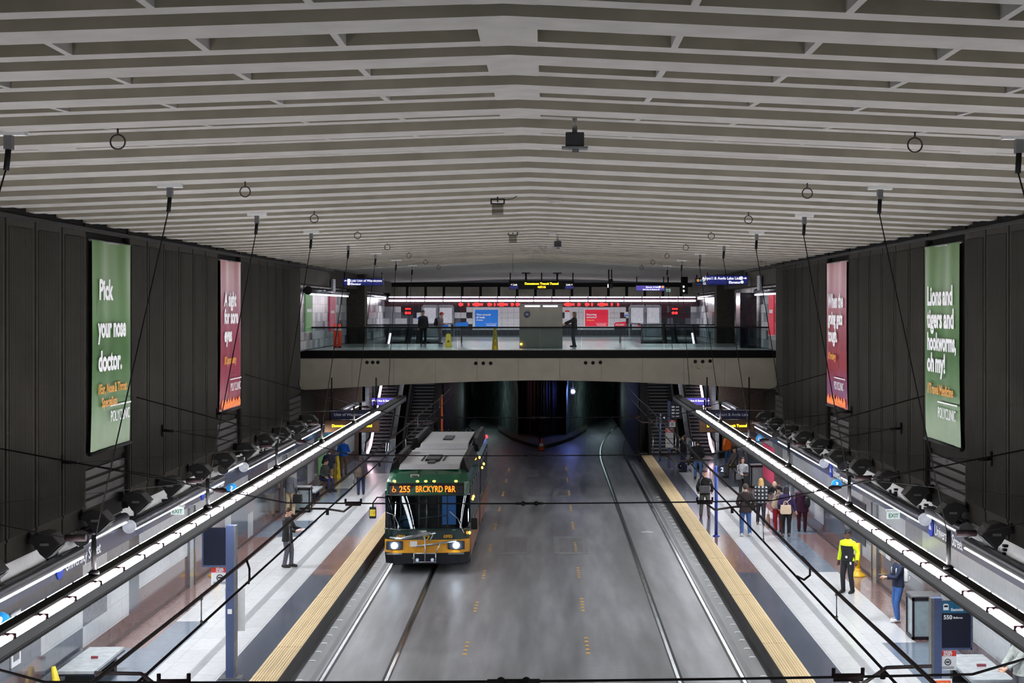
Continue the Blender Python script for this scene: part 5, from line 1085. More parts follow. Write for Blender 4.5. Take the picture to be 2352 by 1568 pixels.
# right pylon: route board 550
p = at(2147, 1606, Z=ZP); P_ = empty('sign_pylon', (p.x, p.y, ZP), 0, 'blue grey sign pylon with route 550 board on the right platform', 'sign pylon')
hp = at(2147, 1372, Y=p.y).z-ZP
mb = MB(); mb.box((-.03, -.08, 0), (.12, .12, hp)); mb.build('pole', m_pyl, P_); plate('pole_light_side', -.09, 0, -.03, hp, -.08, M_GREY, P_, .2)
xr = at(2232, 1450, Y=p.y).x-p.x; z0 = at(2200, 1491, Y=p.y).z-ZP
bd = plate('sign_board', .10, z0+.04, xr-.03, hp-.06, -.03, m_pyld, P_, .08); mb = MB(); mb.box((.10, -.035, z0), (xr, .055, z0+.04)); mb.box((xr-.03, -.035, z0), (xr, .055, hp-.06)); mb.build('board_frame', m_pyl, P_)
plate('teal_header', .10, hp-.30, xr-.03, hp-.07, -.04, m_pylt, bd, .01); bus_symbol(bd, .21, hp-.18, .13, -.045)
text('Eastside', .075, M_LETTER, face_cam(.31, -.05, hp-.255), bd, 'lettering', .02); text('550', .115, M_LETTER, face_cam(.165, -.04, hp-.42), bd, 'route_number', .03); text('Bellevue', .055, M_LETTER, face_cam(.36, -.04, hp-.41), bd, 'route_name', .02)
alert(P_, .08, z0-.40, .34, .385, -.03)
o = empty('alert_board', (p.x-.02, p.y-.35, ZP), 0, 'white rider alert board at the foot of the route 550 pylon', 'notice board'); zt = at(2150, 1559, Y=p.y-.35).z-ZP
plate('board', -.14, zt-.42, .27, zt, 0, M_PAPER, o); plate('orange_heading', -.11, zt-.17, .24, zt-.03, -.01, mat('heading_orange', (226, 92, 44), .5, emit=.1), o, .01); text('ALERT', .1, M_PAPER, face_cam(-.09, -.02, zt-.14), o, 'lettering', .03)
mb = MB(); mb.box((-.02, .03, 0), (.04, .06, zt-.05)); mb.build('support', M_GREY, o)
# blue bay-number poles
def baypole(px, pyb, pyt, dpx, dpy, n, lb, r=.14, m=m_bluep):
    p = at(px, pyb, Z=ZP); o = empty('bay_pole', (p.x, p.y, ZP), 0, lb, 'bay pole'); h = at(px, pyt, Y=p.y).z-ZP
    mb = MB(); mb.tube([(0, 0, 0), (0, 0, h)], .055, 12); mb.build('pole', m, o); mb = MB(); mb.lathe([(.12, 0), (.12, .02), (.06, .05)], (0, 0, 0), 14); mb.build('base', m, o)
    d = at(dpx, dpy, Y=p.y); x, z = d.x-p.x, d.z-ZP; mb = MB(); disc(mb, (x, -.06, z), r, 'Y', .03, 24); dd = mb.build('number_disc', m_pyld, o)
    text(n, r*1.35, M_LETTER, face_cam(x, -.08, z-r*.48), dd, 'number', .03, 'CENTER'); mb = MB(); mb.tube([(0, 0, h-.1), (x, -.03, z)], .02, 6); mb.build('disc_arm', m, o)
baypole(1645, 1231, 1070, 1658, 1077, '2', 'bright blue pole with round dark number 2 disc on the right platform', .15)
baypole(1516, 1062, 950, 1525, 958, '4', 'slim blue pole with number 4 sign beside the right staircase', .15, m_pyl)
p = at(1536, 1076, Z=ZP); P_ = empty('sign_pylon', (p.x, p.y, ZP), 0, 'far blue grey sign pylon with route list before the right staircase', 'sign pylon'); hp = at(1536, 921, Y=p.y).z-ZP
mb = MB(); mb.box((-.06, -.05, 0), (.08, .05, hp)); mb.build('pole', m_pyl, P_); mb = MB(); mb.box((-.2, -.15, 0), (.2, .15, .02)); mb.build('base_plate', M_GREY, P_)
w = (1566-1540)*p.y/FPX; bd = plate('sign_board', .08, hp-.85, .08+w, hp-.02, -.03, m_pyld, P_, .06)
for i, s in enumerate(('41', '74', '255', '316')): plate('route_number', .14, hp-.31-i*.15, .28, hp-.24-i*.15, -.04, M_LETTER, bd, .008); plate('route_line', .34, hp-.30-i*.15, .5, hp-.26-i*.15, -.04, M_LETTER, bd, .008)
alert(P_, .02, hp-1.25, .3, .34, -.06, False)
rb = empty('alert_board', (p.x-.0, p.y-.1, ZP), 0, 'tall white rider alert notice on a post before the right staircase', 'notice board'); z0 = at(1536, 1027, Y=p.y).z-ZP; z1 = at(1536, 983, Y=p.y).z-ZP
plate('sheet', -.16, z0, .22, z1, 0, M_PAPER, rb); plate('red_heading', -.15, z1-.2, .21, z1-.02, -.01, m_redh, rb, .01); text('RIDER\nALERT', .085, M_PAPER, face_cam(.03, -.02, z1-.10), rb, 'lettering', .03, 'CENTER', line=.9)
for q in (.42, .20): plate('rule', -.12, z0+q, .18, z0+q+.025, -.006, M_DKGREY, rb, .006)
# litter bins in framed glass cases
m_case = mat('bin_case_glass', (150, 166, 172), 0.15, var=0.1); 
def bincase(px, py, w, d, h, rz, lb):
    p = at(px, py, Z=ZP); o = empty('litter_bin', (p.x, p.y, ZP), rz, lb, 'litter bin')
    mb = MB(); mb.box((-w/2+.03, -d/2+.03, .06), (w/2-.03, d/2-.03, h-.05)); mb.build('case', m_case, o)
    mb = MB()
    for sx in (-1, 1):
        for sy in (-1, 1): mb.box((sx*(w/2-.05), sy*(d/2-.05), 0), (sx*w/2, sy*d/2, h))
    for z in (.0, h-.07):
        for sx in (-1, 1): mb.box((sx*(w/2-.05), -d/2, z), (sx*w/2, d/2, z+.07))
        for sy in (-1, 1): mb.box((-w/2, sy*(d/2-.05), z), (w/2, sy*d/2, z+.07))
    mb.build('frame', mat('bin_frame_dark', (36, 30, 38), .4, .3), o); mb = MB(); mb.box((-w/2, -d/2, h), (w/2, d/2, h+.04)); mb.build('lid', M_GREY, o, .01)
bincase(693, 1174, .72, .6, .92, 0, 'glass sided litter bin with dark frame on the left platform'); bincase(1739, 1118, .62, .6, .95, 0, 'glass sided litter bin behind the crowd on the right platform'); bincase(2118, 1462, .62, .66, .98, 0, 'glass sided litter bin behind the route 550 pylon')
# benches
m_stone = mat('bench_stone', (176, 182, 186), 0.2, var=0.15, scale=6)
def bench(px, py, L, D, h, lb, rz=0):
    p = at(px, py, Z=ZP+h); lim = XL-.14-D/2; p.x = max(-lim, min(lim, p.x)); o = empty('platform_bench', (p.x, p.y, ZP), rz, lb, 'bench')
    mb = MB(); mb.box((-D/2, -L/2, h-.07), (D/2, L/2, h)); mb.build('seat', m_stone, o, .01)
    mb = MB(); mb.box((-D/2-.01, -L/2-.01, h-.10), (D/2+.01, L/2+.01, h-.07)); mb.build('edge', m_pyld, o)
    for q in (-.32, .32): mb = MB(); mb.box((-D/2+.08, L*q-.1, 0), (D/2-.08, L*q+.1, h-.1)); mb.build('leg', M_DKGREY, o)
    mb = MB(); mb.box((-.01, -.02, h), (D/2-.25, .03, h+.05)); mb.build('divider', mat('divider_red', (150, 70, 80), .4), o)
    return o
bench(182, 1512, 2.2, .75, .46, 'pale stone bench with dark edge at the bottom left of the left platform'); bench(2245, 1530, 2.2, .85, .46, 'pale stone bench behind the route 550 pylon on the right platform'); bench(718, 1122, 1.9, .55, .45, 'pale bench behind the glass litter bin on the left platform'); bench(1700, 1076, 1.7, .55, .45, 'bench before the orange jacket man on the right platform')
# yellow posts and platform cone signs
def ypost(px, pyb, pyt, lb, tilt=0):
    p = at(px, pyb, Z=ZP); p.x = max(-9.3, min(9.3, p.x)); h = at(px, pyt, Y=p.y).z-ZP; o = empty('yellow_post', (p.x, p.y, ZP), 0, lb, 'post'); m = mat('bollard_yellow', (238, 186, 34), .4, emit=.08)
    mb = MB(); mb.lathe([(.24, 0), (.23, .03), (.12, .10), (.085, .16), (.08, .22)], (0, 0, 0), 20); mb.build('base', m, o); mb = MB(); mb.tube([(0, 0, .15), (tilt, 0, h)], .075, 14); mb.build('post', m, o)
    mb = MB(); mb.box((-.13, -.02, h-.32), (-.08, .02, h+.03)); mb.build('side_tag', M_PAPER, o)
ypost(1984, 1322, 1247, 'yellow bollard post behind the guard in the yellow jacket'); ypost(470, 1318, 1290, 'low yellow bollard beside the left sign pylon') if False else None
p = at(775, 1097, Z=ZP); wet(p.x, p.y, ZP, 'tall yellow caution cone sign near the man in blue on the left platform', 1.0, True)
p = at(498, 1322, Z=ZP); ypost(498, 1322, 1262, 'yellow post partly behind the left sign pylon')
p = at(125, 1608, Z=ZP); o = empty('wet_floor_sign', (p.x, p.y, ZP), 0, 'yellow folding floor sign cut off at the bottom left corner', 'wet floor sign'); 
for q, t in ((-1, 0), (1, 0)): mb = MB(); mb.tube([(-.02, 0, .66), (.10, q*.14, 0)], [.045, .075], 8); mb.build('leg_panel', m_wet, o)
# stroller between the two waiting people
p = at(1586, 1078, Z=ZP); o = empty('stroller', (p.x, p.y, ZP), .3, 'dark stroller between the two people beside the number 4 pole', 'stroller')
for x in (-.42, .42):
    for y in (-.2, .2): mb = MB(); mb.lathe([(.05, -.02), (.15, -.025), (.16, 0), (.15, .025), (.05, .02)], (0, 0, 0), 16, M=Matrix.Translation((x, y, .16)) @ Matrix.Rotation(PI/2, 4, 'X')); mb.build('wheel', M_BLACK, o); mb = MB(); mb.lathe([(.06, -.03), (.06, .03)], (0, 0, 0), 10, M=Matrix.Translation((x, y, .16)) @ Matrix.Rotation(PI/2, 4, 'X')); mb.build('hub', M_PAPER, o)
mb = MB(); mb.tube([(-.42, -.2, .16), (.3, -.2, .75), (.55, -.2, 1.0), (.55, .2, 1.0), (.3, .2, .75), (-.42, .2, .16)], .018, 6); mb.tube([(.42, -.2, .16), (-.1, -.2, .5)], .018, 6); mb.tube([(.42, .2, .16), (-.1, .2, .5)], .018, 6); mb.build('frame', M_DKGREY, o)
mb = MB(); mb.prism([(-.4, .35), (.15, .35), (.4, .9), (.3, 1.0), (.05, .5), (-.4, .45)], -.17, .17, 'Y'); mb.build('seat', mat('stroller_fabric', (44, 46, 50), .8), o); mb = MB(); mb.prism([(.1, .85), (-.2, .98), (-.05, 1.1), (.2, 1.12), (.38, .98)], -.18, .18, 'Y'); mb.build('hood', mat('stroller_hood', (62, 58, 54), .8), o)
# round information discs, exit signs, wall lettering
m_cyan = mat('disc_cyan', (40, 140, 206), .4, emit=.25)
def qdisc(px, py, X, s, lb):
    p = at(px, py, X=X); o = empty('round_sign', p, 0, lb, 'round sign'); mb = MB(); disc(mb, (0, 0, 0), .165, 'Y', .05, 28); mb.build('disc', m_cyan, o)
    if s == '?': text('?', .27, M_LETTER, face_cam(0, -.03, -.1), o, 'question_mark', .035, 'CENTER')
    else:
        mb = MB(); mb.prism([(-.07, -.08), (.07, -.08), (.08, .03), (-.08, .03)], -.035, -.025, 'Y'); q = mb.build('bag_symbol', M_LETTER, o); mb = MB(); mb.tube([(-.04, -.03, .03), (-.03, -.03, .09), (.03, -.03, .09), (.04, -.03, .03)], .012, 6); mb.build('symbol_handle', M_LETTER, q); mb = MB(); mb.box((-.04, -.04, -.05), (.04, -.035, .0)); mb.build('symbol_screen', m_cyan, q)
    d = 1 if p.x > 0 else -1; mb = MB(); mb.tube([(d*.15, .03, 0), (d*(XL-.04-abs(p.x)), .03, 0)], .018, 6); mb.build('arm', M_GREY, o)
qdisc(532, 1122, -9.2, '?', 'round blue question mark sign before the left red banner'); qdisc(2, 1427, -9.2, '?', 'round blue question mark sign cut by the left edge of the view'); qdisc(1922, 1113, 9.2, '?', 'round blue question mark sign on the right wall'); qdisc(1745, 1007, 9.2, 'b', 'round blue ticket machine sign on the right wall'); qdisc(757, 1001, -9.2, 'b', 'round blue ticket machine sign below the left amber sign')
m_exit = mat('exit_panel', (206, 222, 218), .4, emit=.55); m_exl = mat('exit_green', (52, 110, 84), .5)
for px, py, X, lb in ((407, 1172, -9.35, 'illuminated exit sign hanging by the left platform wall'), (2052, 1182, 9.35, 'illuminated exit sign hanging by the right platform wall')):
    p = at(px, py, X=X); o = empty('exit_sign', p, 0, lb, 'exit sign'); mb = MB(); mb.box((-.17, 0, -.11), (.17, .03, .09)); mb.build('panel', m_exit, o); mb = MB(); mb.box((-.19, -.03, .09), (.19, .06, .14)); mb.build('top_housing', M_WHITE, o); text('EXIT', .15, m_exl, face_cam(0, -.01, -.07), o, 'lettering', .01, 'CENTER', sx=.85)
    mb = MB(); mb.tube([(0, .02, .14), (0, .02, .35)], .012, 6); mb.tube([(0, .02, .35), (math.copysign(.28, X), .02, .35)], .012, 6); mb.build('hanger', M_GREY, o)
m_logo = mat('logo_blue', (44, 70, 190), .4, emit=.2)
def wallname(sg, y, lb, S=.36):
    o = empty('station_name', (sg*(XL-.05), y, 2.83), 0, lb, 'lettering'); f = (lambda yy, z: face_px(0, yy, z)) if sg < 0 else (lambda yy, z: face_nx(0, -yy, z))
    mb = MB(); disc(mb, (0, 0, 0), .22, 'X', .02, 28); q = mb.build('round_logo', m_logo, o); mb = MB(); mb.prism([(-.12, -.05), (.12, -.05), (.08, .03), (.02, .09), (-.06, .05)], -sg*.02, -sg*.012, 'X'); mb.build('logo_symbol', M_LETTER, q)
    text('University Street', S, M_LETTER, f(.36, -.12), o, 'name_letters', .01)
wallname(-1, 31.4, 'white University Street lettering on the left wall nearest the viewer'); wallname(-1, 44.3, 'white University Street lettering on the left wall before the red banner'); wallname(1, 36.6, 'white University Street lettering on the right wall nearest the viewer'); wallname(1, 49.6, 'white University Street lettering farther along the right wall')
# wall displays on the lower walls
def wallpanel(sg, y, w, z, h, m, lb, nm='wall_notice', cat='notice', bits=()):
    o = empty(nm, (sg*(XL-.05), y, z), 0, lb, cat); mb = MB(); mb.box((0, 0, 0), (sg*.03, w, h)); mb.build('board', m, o); mb = MB(); mb.box((sg*.004, -.03, -.03), (sg*.03, w+.03, 0)); mb.box((sg*.004, -.03, h), (sg*.03, w+.03, h+.03)); mb.build('frame', M_GREY, o)
    for (y0, z0, y1, z1, mm, n2) in bits: mb = MB(); mb.box((-sg*.008, w*y0, h*z0), (0, w*y1, h*z1)); mb.build(n2, mm, o)
m_tan = mat('map_tan', (170, 140, 100), .5); LN = ((.1, .3, .3, .8, M_PAPER, 'map_sheet'), (.4, .3, .6, .8, M_PAPER, 'map_sheet'), (.7, .3, .9, .8, M_PAPER, 'map_sheet'))
wallpanel(1, 44.2, 2.4, 1.2, 1.2, m_pyld, 'dark map case with white sheets on the right wall', 'map_case', 'map case', LN); wallpanel(1, 41.0, .5, 1.3, .9, M_PAPER, 'white notice with red heading on the right wall', bits=((.1, .75, .9, .95, m_redh, 'heading'),))
wallpanel(-1, 28.6, .5, 1.45, 1.0, M_PAPER, 'narrow white framed notice on the left wall behind the pylon', bits=((.2, .1, .8, .9, M_GREY, 'text_block'),)); wallpanel(1, 62.2, 3.2, .9, 1.5, m_ppk, 'pink poster on the right wall beyond the blue ticket sign', 'wall_poster', 'poster', ((.1, .5, .8, .6, M_LETTER, 'slogan_line'),)); wallpanel(-1, 66.5, 2.4, .9, 1.6, m_pg, 'green poster on the left wall near the escalator', 'wall_poster', 'poster', ((.1, .5, .8, .6, M_LETTER, 'slogan_line'),))
# hanging signs near the ends of the platforms
for sg, (d0, d1), (l0, l1), (q0, q1), tx in ((-1, (757, 868), (745, 872), (853, 914), 'Univ of Washington Link'), (1, (1620, 1725), (1606, 1733), (1571, 1630), 'Link Airport & Angle Lake')):
    s = SIDE[sg]
    o, w, h = hsign(d0, 941, d1, 962, 63.0, m_sdark, [(tx, .42, .5, .35, mat('dim_letters', (150, 154, 170), .5, emit=.15), 'CENTER')], 'dark hanging platform sign for the link trains on the %s platform' % s, ztop=5.3)
    o, w, h = hsign(l0, 965, l1, 993, 62.2, mat('led_case_brown', (70, 46, 26), .4, emit=.1), [('Downtown Transit Tunnel', .30, .5, .46, m_amb, 'CENTER'), ('4:57 PM', .24, .5, .16, m_amb, 'CENTER')], 'amber platform sign reading Downtown Transit Tunnel on the %s platform' % s, ztop=4.4, posts=(.1, .9))
    o, w, h = hsign(q0, 913, q1, 931, 78.0, m_spur, [('3rd Ave & Seneca St', .34, .5, .5, m_txt, 'CENTER')], 'purple hanging sign for 3rd Ave and Seneca St before the %s escalator' % s, ztop=5.2, posts=(.05, .95))
    arrow(o, w*.06 if sg < 0 else w*.94, h*.62, .06, 1, m_txt)
# ================================================================== PEOPLE
def cl(name, rgb, rough=0.85): return mat('cloth_'+name, rgb, rough, var=0.18, scale=14, bump=0.15)
SKIN = {'light': mat('skin_light', (214, 168, 146), 0.55, var=0.06), 'mid': mat('skin_mid', (176, 128, 100), 0.55, var=0.06), 'dark': mat('skin_dark', (92, 62, 48), 0.5, var=0.08)}
M_EYE = mat('eye_dark', (30, 24, 22), 0.3); M_LIP = mat('lip', (160, 88, 82), 0.5)
def rings(mb, rs, n=16):
    """closed stack of horizontal ellipses (x, y, z, rx, ry)"""
    vs = [(x+rx*math.cos(2*PI*j/n), y+ry*math.sin(2*PI*j/n), z) for x, y, z, rx, ry in rs for j in range(n)]; fs = []
    for i in range(len(rs)-1):
        for j in range(n): fs.append((i*n+j, i*n+(j+1) % n, (i+1)*n+(j+1) % n, (i+1)*n+j))
    fs.append(tuple(range(n))[::-1]); fs.append(tuple((len(rs)-1)*n+j for j in range(n))); mb.add(vs, fs)
def fuse(mb, voxel, name, mats, parent, paint=None, M=None, smooth=2):
    me = bpy.data.meshes.new('tmp'); me.from_pydata([tuple(M @ Vector(v)) if M else v for v in mb.v], [], mb.f)
    bm = bmesh.new(); bm.from_mesh(me); bmesh.ops.recalc_face_normals(bm, faces=bm.faces); bm.to_mesh(me); bm.free()
    t = bpy.data.objects.new('tmp', me); COL.objects.link(t); m = t.modifiers.new('r', 'REMESH'); m.mode = 'VOXEL'; m.voxel_size = voxel; m.use_smooth_shade = True
    if smooth: s = t.modifiers.new('s', 'SMOOTH'); s.iterations = smooth; s.factor = 0.4
    bpy.context.view_layer.update()
    out = bpy.data.meshes.new_from_object(t.evaluated_get(bpy.context.evaluated_depsgraph_get())); bpy.data.objects.remove(t); bpy.data.meshes.remove(me)
    # keep the single largest connected surface
    bm = bmesh.new(); bm.from_mesh(out); seen = set(); best = []
    for v in bm.verts:
        if v.index in seen: continue
        st = [v]; seen.add(v.index); comp = []
        while st:
            q = st.pop(); comp.append(q)
            for e in q.link_edges:
                w = e.other_vert(q)
                if w.index not in seen: seen.add(w.index); st.append(w)
        if len(comp) > len(best): best = comp
    keep = set(x.index for x in best); bmesh.ops.delete(bm, geom=[v for v in bm.verts if v.index not in keep], context='VERTS'); bm.to_mesh(out); bm.free()
    out.materials.clear()
    for q in (mats if isinstance(mats, (list, tuple)) else [mats]): out.materials.append(q)
    for p in out.polygons: p.use_smooth = True; p.material_index = paint(p.center) if paint else 0
    out.name = name; o = bpy.data.objects.new(name, out); COL.objects.link(o); o.parent = parent; return o
def ik(a, b, l1, l2, pole):
    d = b-a; L = min(max(d.length, abs(l1-l2)+1e-3), (l1+l2)*0.999); u = d.normalized(); b2 = a+u*L
    c = (l1*l1-l2*l2+L*L)/(2*L); h = math.sqrt(max(l1*l1-c*c, 0)); p = (pole-u*pole.dot(u)); p = p.normalized() if p.length > 1e-6 else Vector((0, 1, 0))
    return a+u*c+p*h, b2
def person(label, loc, rz, H=1.72, top=None, trous=None, shoe=(40, 36, 34), hair='short', hairc=(44, 34, 28), skin='light', hands=None, feet=None, lean=0.0, pelvis=0.92, hem=0.86, fat=1.0, topm=None, head=(0.0, 0.0), cap=None, voxel=0.0085, sleeve=1.0, group=None, stripe=None):
    root = empty('person', loc, rz, label, 'person', group); S = H/1.75; V = Vector
    MS = Matrix.Scale(S, 4); dz = pelvis-0.92
    MU = MS @ Matrix.Translation((0, 0, dz+0.92)) @ Matrix.Rotation(lean, 4, 'X') @ Matrix.Translation((0, 0, -0.92))
    hands = hands or [(-.24, -.05, .80), (.24, -.05, .80)]; feet = feet or [(-.11, -.02, 0), (.11, .03, 0)]
    up = lambda p: MU @ V(p)
    body = MB()
    def mv(f, M):                                             # run a builder, then move what it added
        k = len(body.v); f(); body.v[k:] = [tuple(M @ V(p)) for p in body.v[k:]]
    f = fat
    mv(lambda: rings(body, [(0, 0, .84, .12*f, .09*f), (0, 0, .90, .168*f, .115*f), (0, 0, .97, .172*f, .118*f), (0, 0, 1.07, .148*f, .104*f), (0, -.005, 1.18, .15*f, .105*f), (0, -.008, 1.30, .172*f, .115*f), (0, .002, 1.39, .178, .10), (0, .01, 1.445, .12, .078), (0, .012, 1.48, .062, .058)]), MU)
    MH = MU @ Matrix.Translation((0, .0, 1.52)) @ Matrix.Rotation(head[0], 4, 'Z') @ Matrix.Rotation(head[1], 4, 'X') @ Matrix.Translation((0, 0, -1.52))
    mv(lambda: body.tube([(0, .012, 1.44), (0, .004, 1.57)], .053, 12), MU)
    def headf():
        rings(body, [(0, -.058, 1.525, .022, .026), (0, -.038, 1.540, .044, .052), (0, -.022, 1.575, .060, .078), (0, -.008, 1.62, .071, .092), (0, 0, 1.665, .075, .097), (0, .004, 1.70, .070, .091), (0, .006, 1.73, .052, .068), (0, .006, 1.748, .024, .032)])
        body.tube([(0, -.094, 1.655), (0, -.112, 1.618), (0, -.088, 1.606)], [.010, .016, .012], 8)
        body.tube([(-.05, -.086, 1.672), (0, -.097, 1.674), (.05, -.086, 1.672)], .010, 6); body.tube([(-.022, -.088, 1.577), (0, -.094, 1.577), (.022, -.088, 1.577)], .009, 6)
        for s in (-1, 1): body.ball((s*.077, .012, 1.635), (.013, .022, .032), 10)
    mv(headf, MH)
    arms = []
    for i, s in enumerate((-1, 1)):
        sh = up((s*.175, .005, 1.405)); hd = MS @ V((hands[i][0], hands[i][1], hands[i][2]+dz))
        el, wr = ik(sh, hd, .30*S, .26*S, V((s*.45, 1.0, -.35))); arms.append((sh, el, wr))
        body.tube([sh*.8+up((s*.10, .005, 1.40))*.2, sh, sh*.5+el*.5, el, el*.6+wr*.4, wr], [.052*S, .052*S, .044*S, .038*S, .036*S, .026*S], 12)
        d = (wr-el).normalized(); side = d.cross(V((0, 1, 0)) if abs(d.y) < .8 else V((0, 0, 1))).normalized(); nrm = side.cross(d).normalized()
        if nrm.y > 0: nrm = -nrm
        body.tube([wr-d*.01, wr+d*.035*S, wr+d*.08*S], [.027*S, .034*S, .036*S], 10)
        for q, ln in zip((-1.5, -.5, .5, 1.5), (.066, .078, .074, .058)):
            b0 = wr+d*.07*S+side*q*.019*S; b1 = b0+(d+side*q*.10)*ln*.5*S; b2 = b1+(d*.75+side*q*.12+nrm*.65)*ln*.5*S; body.tube([b0, b1, b2], [.0105*S, .010*S, .0085*S], 6)
        t0 = wr+d*.03*S-side*s*.024*S; body.tube([t0, t0+(d*.5-side*s*.8+nrm*.3)*.04*S, t0+(d*.9-side*s*.9+nrm*.5)*.065*S], [.013*S, .012*S, .009*S], 6)
    legs = []
    for i, s in enumerate((-1, 1)):
        hp = MS @ V((s*.092*f, 0, pelvis-.01)); ft = MS @ V((feet[i][0], feet[i][1], feet[i][2]+.085)); kn, an = ik(hp, ft, .425*S, .41*S, V((s*.1, -1, .05))); legs.append((hp, kn, an))
        body.tube([hp, hp*.5+kn*.5, kn, kn*.6+an*.4, an], [.086*S*f, .073*S*f, .053*S, .051*S, .036*S], 12); body.tube([an+V((0, .035, -.045))*S, an+V((0, -.05, -.045))*S, an+V((0, -.15, -.055))*S], [.034*S, .035*S, .026*S], 10)
    IH = MH.inverted()
    def paint(c):
        q = IH @ c
        if q.y < -.06 and q.z > 1.55:
            for s in (-1, 1):
                if (q-V((s*.032, -.09, 1.648))).length < .0125: return 1
            if abs(q.z-1.577) < .007 and abs(q.x) < .024: return 2
        return 0
    fuse(body, voxel, 'body', [SKIN[skin], M_EYE, M_LIP], root, paint, smooth=1)
    g = .016
    if trous:
        mb = MB(); k0 = len(mb.v); rings(mb, [(0, 0, .84, .13*f, .10*f), (0, 0, .90, .172*f+g, .118*f+g), (0, 0, .98, .172*f+g, .118*f+g), (0, 0, 1.04, .155*f+g, .108*f+g)]); mb.v = [tuple(MS @ Matrix.Translation((0, 0, dz)) @ V(p)) for p in mb.v]
        for hp, kn, an in legs: mb.tube([hp, hp*.5+kn*.5, kn, kn*.55+an*.45, an+(an-kn).normalized()*.02], [.088*S*f+g, .077*S*f+g, .058*S+g, .052*S+g, .046*S+g], 14)
        fuse(mb, .013, 'trousers', trous, root)
    if top:
        mb = MB(); rs = [(0, 0, hem, (.176 if hem > .8 else .19)*f+2*g, .124*f+2*g)]
        for z, rx, ry, y in ((.90, .172*f, .118*f, 0), (1.0, .168*f, .118*f, 0), (1.1, .156*f, .11*f, 0), (1.2, .158*f, .112*f, -.005), (1.32, .178*f, .12*f, -.006), (1.40, .182, .106, .002), (1.45, .128, .088, .008), (1.495, .07, .07, .01)):
            if z > hem+.03: rs.append((0, y, z, rx+g*1.5, ry+g*1.5))
        rings(mb, rs, 20); mb.v = [tuple(MU @ V(p)) for p in mb.v]
        for sh, el, wr in arms:
            e2 = el*.12+wr*.88 if sleeve == 1.0 else el*(1-sleeve)+wr*sleeve
            mb.tube([sh*.75+up((math.copysign(.08, sh.x), .005, 1.40))*.25, sh, sh*.5+el*.5, el, e2], [.056*S+g, .058*S+g, .050*S+g, .045*S+g, .038*S+g], 12)
        mats = [top]+([topm[0]] if topm else [])
        fuse(mb, .013, 'jacket', mats, root, (lambda c: topm[1](MU.inverted() @ c)) if topm else None)
    for hp, kn, an in legs:
        mb = MB(); a0 = an-V((0, 0, .085*S)); mb.tube([a0+V((0, .085, .045))*S, a0+V((0, .03, .055))*S, a0+V((0, -.07, .05))*S, a0+V((0, -.15, .04))*S, a0+V((0, -.20, .03))*S], [.03*S, .052*S, .05*S, .044*S, .026*S], 12); mb.tube([a0+V((0, .02, .05))*S, a0+V((0, .02, .12))*S], .048*S, 10)
        mb.v = [(x, y, max(z, a0.z+.002)) for x, y, z in mb.v]; fuse(mb, .010, 'shoe', mat('shoe_%d_%d_%d' % shoe, shoe, .6), root, smooth=1)
    hm = mat('hair_%d_%d_%d' % hairc, hairc, .7, var=.25, scale=30, bump=.3)
    if hair:
        mb = MB()
        if hair != 'bald': rings(mb, [(0, .035, 1.585, .06, .06), (0, .028, 1.62, .08, .084), (0, .020, 1.665, .088, .096), (0, .012, 1.705, .084, .098), (0, .008, 1.742, .064, .082), (0, .008, 1.768, .03, .04)])
        if hair == 'long': rings(mb, [(0, .06, 1.36, .09, .03), (0, .055, 1.46, .10, .05), (0, .04, 1.56, .095, .07), (0, .03, 1.62, .088, .08)]); 
        if hair == 'long':
            for s in (-1, 1): mb.tube([(s*.078, -.01, 1.66), (s*.088, -.01, 1.56), (s*.085, -.02, 1.42)], [.02, .026, .02], 8)
        if hair == 'bun': mb.ball((0, .11, 1.70), .045, 10)
        if hair == 'bald': rings(mb, [(0, .045, 1.58, .06, .05), (0, .036, 1.62, .078, .07), (0, .034, 1.66, .078, .07), (0, .04, 1.69, .06, .055)])
        fuse(mb, .011, 'hair', hm, root, M=MH, smooth=2)
    if cap:
        mb = MB(); rings(mb, [(0, .004, 1.685, .086, .108), (0, .006, 1.72, .084, .104), (0, .008, 1.76, .066, .08), (0, .008, 1.785, .02, .03)]); mb.add([(-.06, -.09, 1.70), (.06, -.09, 1.70), (.045, -.175, 1.688), (-.045, -.175, 1.688), (-.06, -.09, 1.685), (.06, -.09, 1.685), (.045, -.175, 1.676), (-.045, -.175, 1.676)], [(0, 1, 2, 3), (4, 7, 6, 5), (0, 4, 5, 1), (1, 5, 6, 2), (2, 6, 7, 3), (3, 7, 4, 0)])
        fuse(mb, .011, 'cap', mat('cap_%d_%d_%d' % cap, cap, .7), root, M=MH, smooth=1)
    return root, S
def held(name, rt, label, cat):
    return empty(name, rt.location, rt.rotation_euler.z, label, cat)
def handbag(rt, c, w, h, d, m, lb, strap=None, name='handbag'):
    o = held(name, rt, lb, 'bag'); x, y, z = c; mb = MB(); mb.prism([(-w*.42, 0), (w*.42, 0), (w*.5, h*.2), (w*.44, h), (-w*.44, h), (-w*.5, h*.2)], -d/2, d/2, 'Y'); mb.v = [(a+x, b+y, e+z) for a, b, e in mb.v]; mb.build('bag_body', m, o, .012)
    mb = MB(); mb.tube([(x-w*.22, y, z+h*.95)]+[(x+w*.22*math.cos(PI-PI*i/8), y, z+h+.14*math.sin(PI*i/8)) for i in range(9)]+[(x+w*.22, y, z+h*.95)], .011, 6); mb.build('bag_handle', m, o)
    if strap: mb = MB(); mb.tube([(x+w*.35, y, z+h*.9)]+strap, .012, 6); mb.build('shoulder_strap', m, o)
    return o
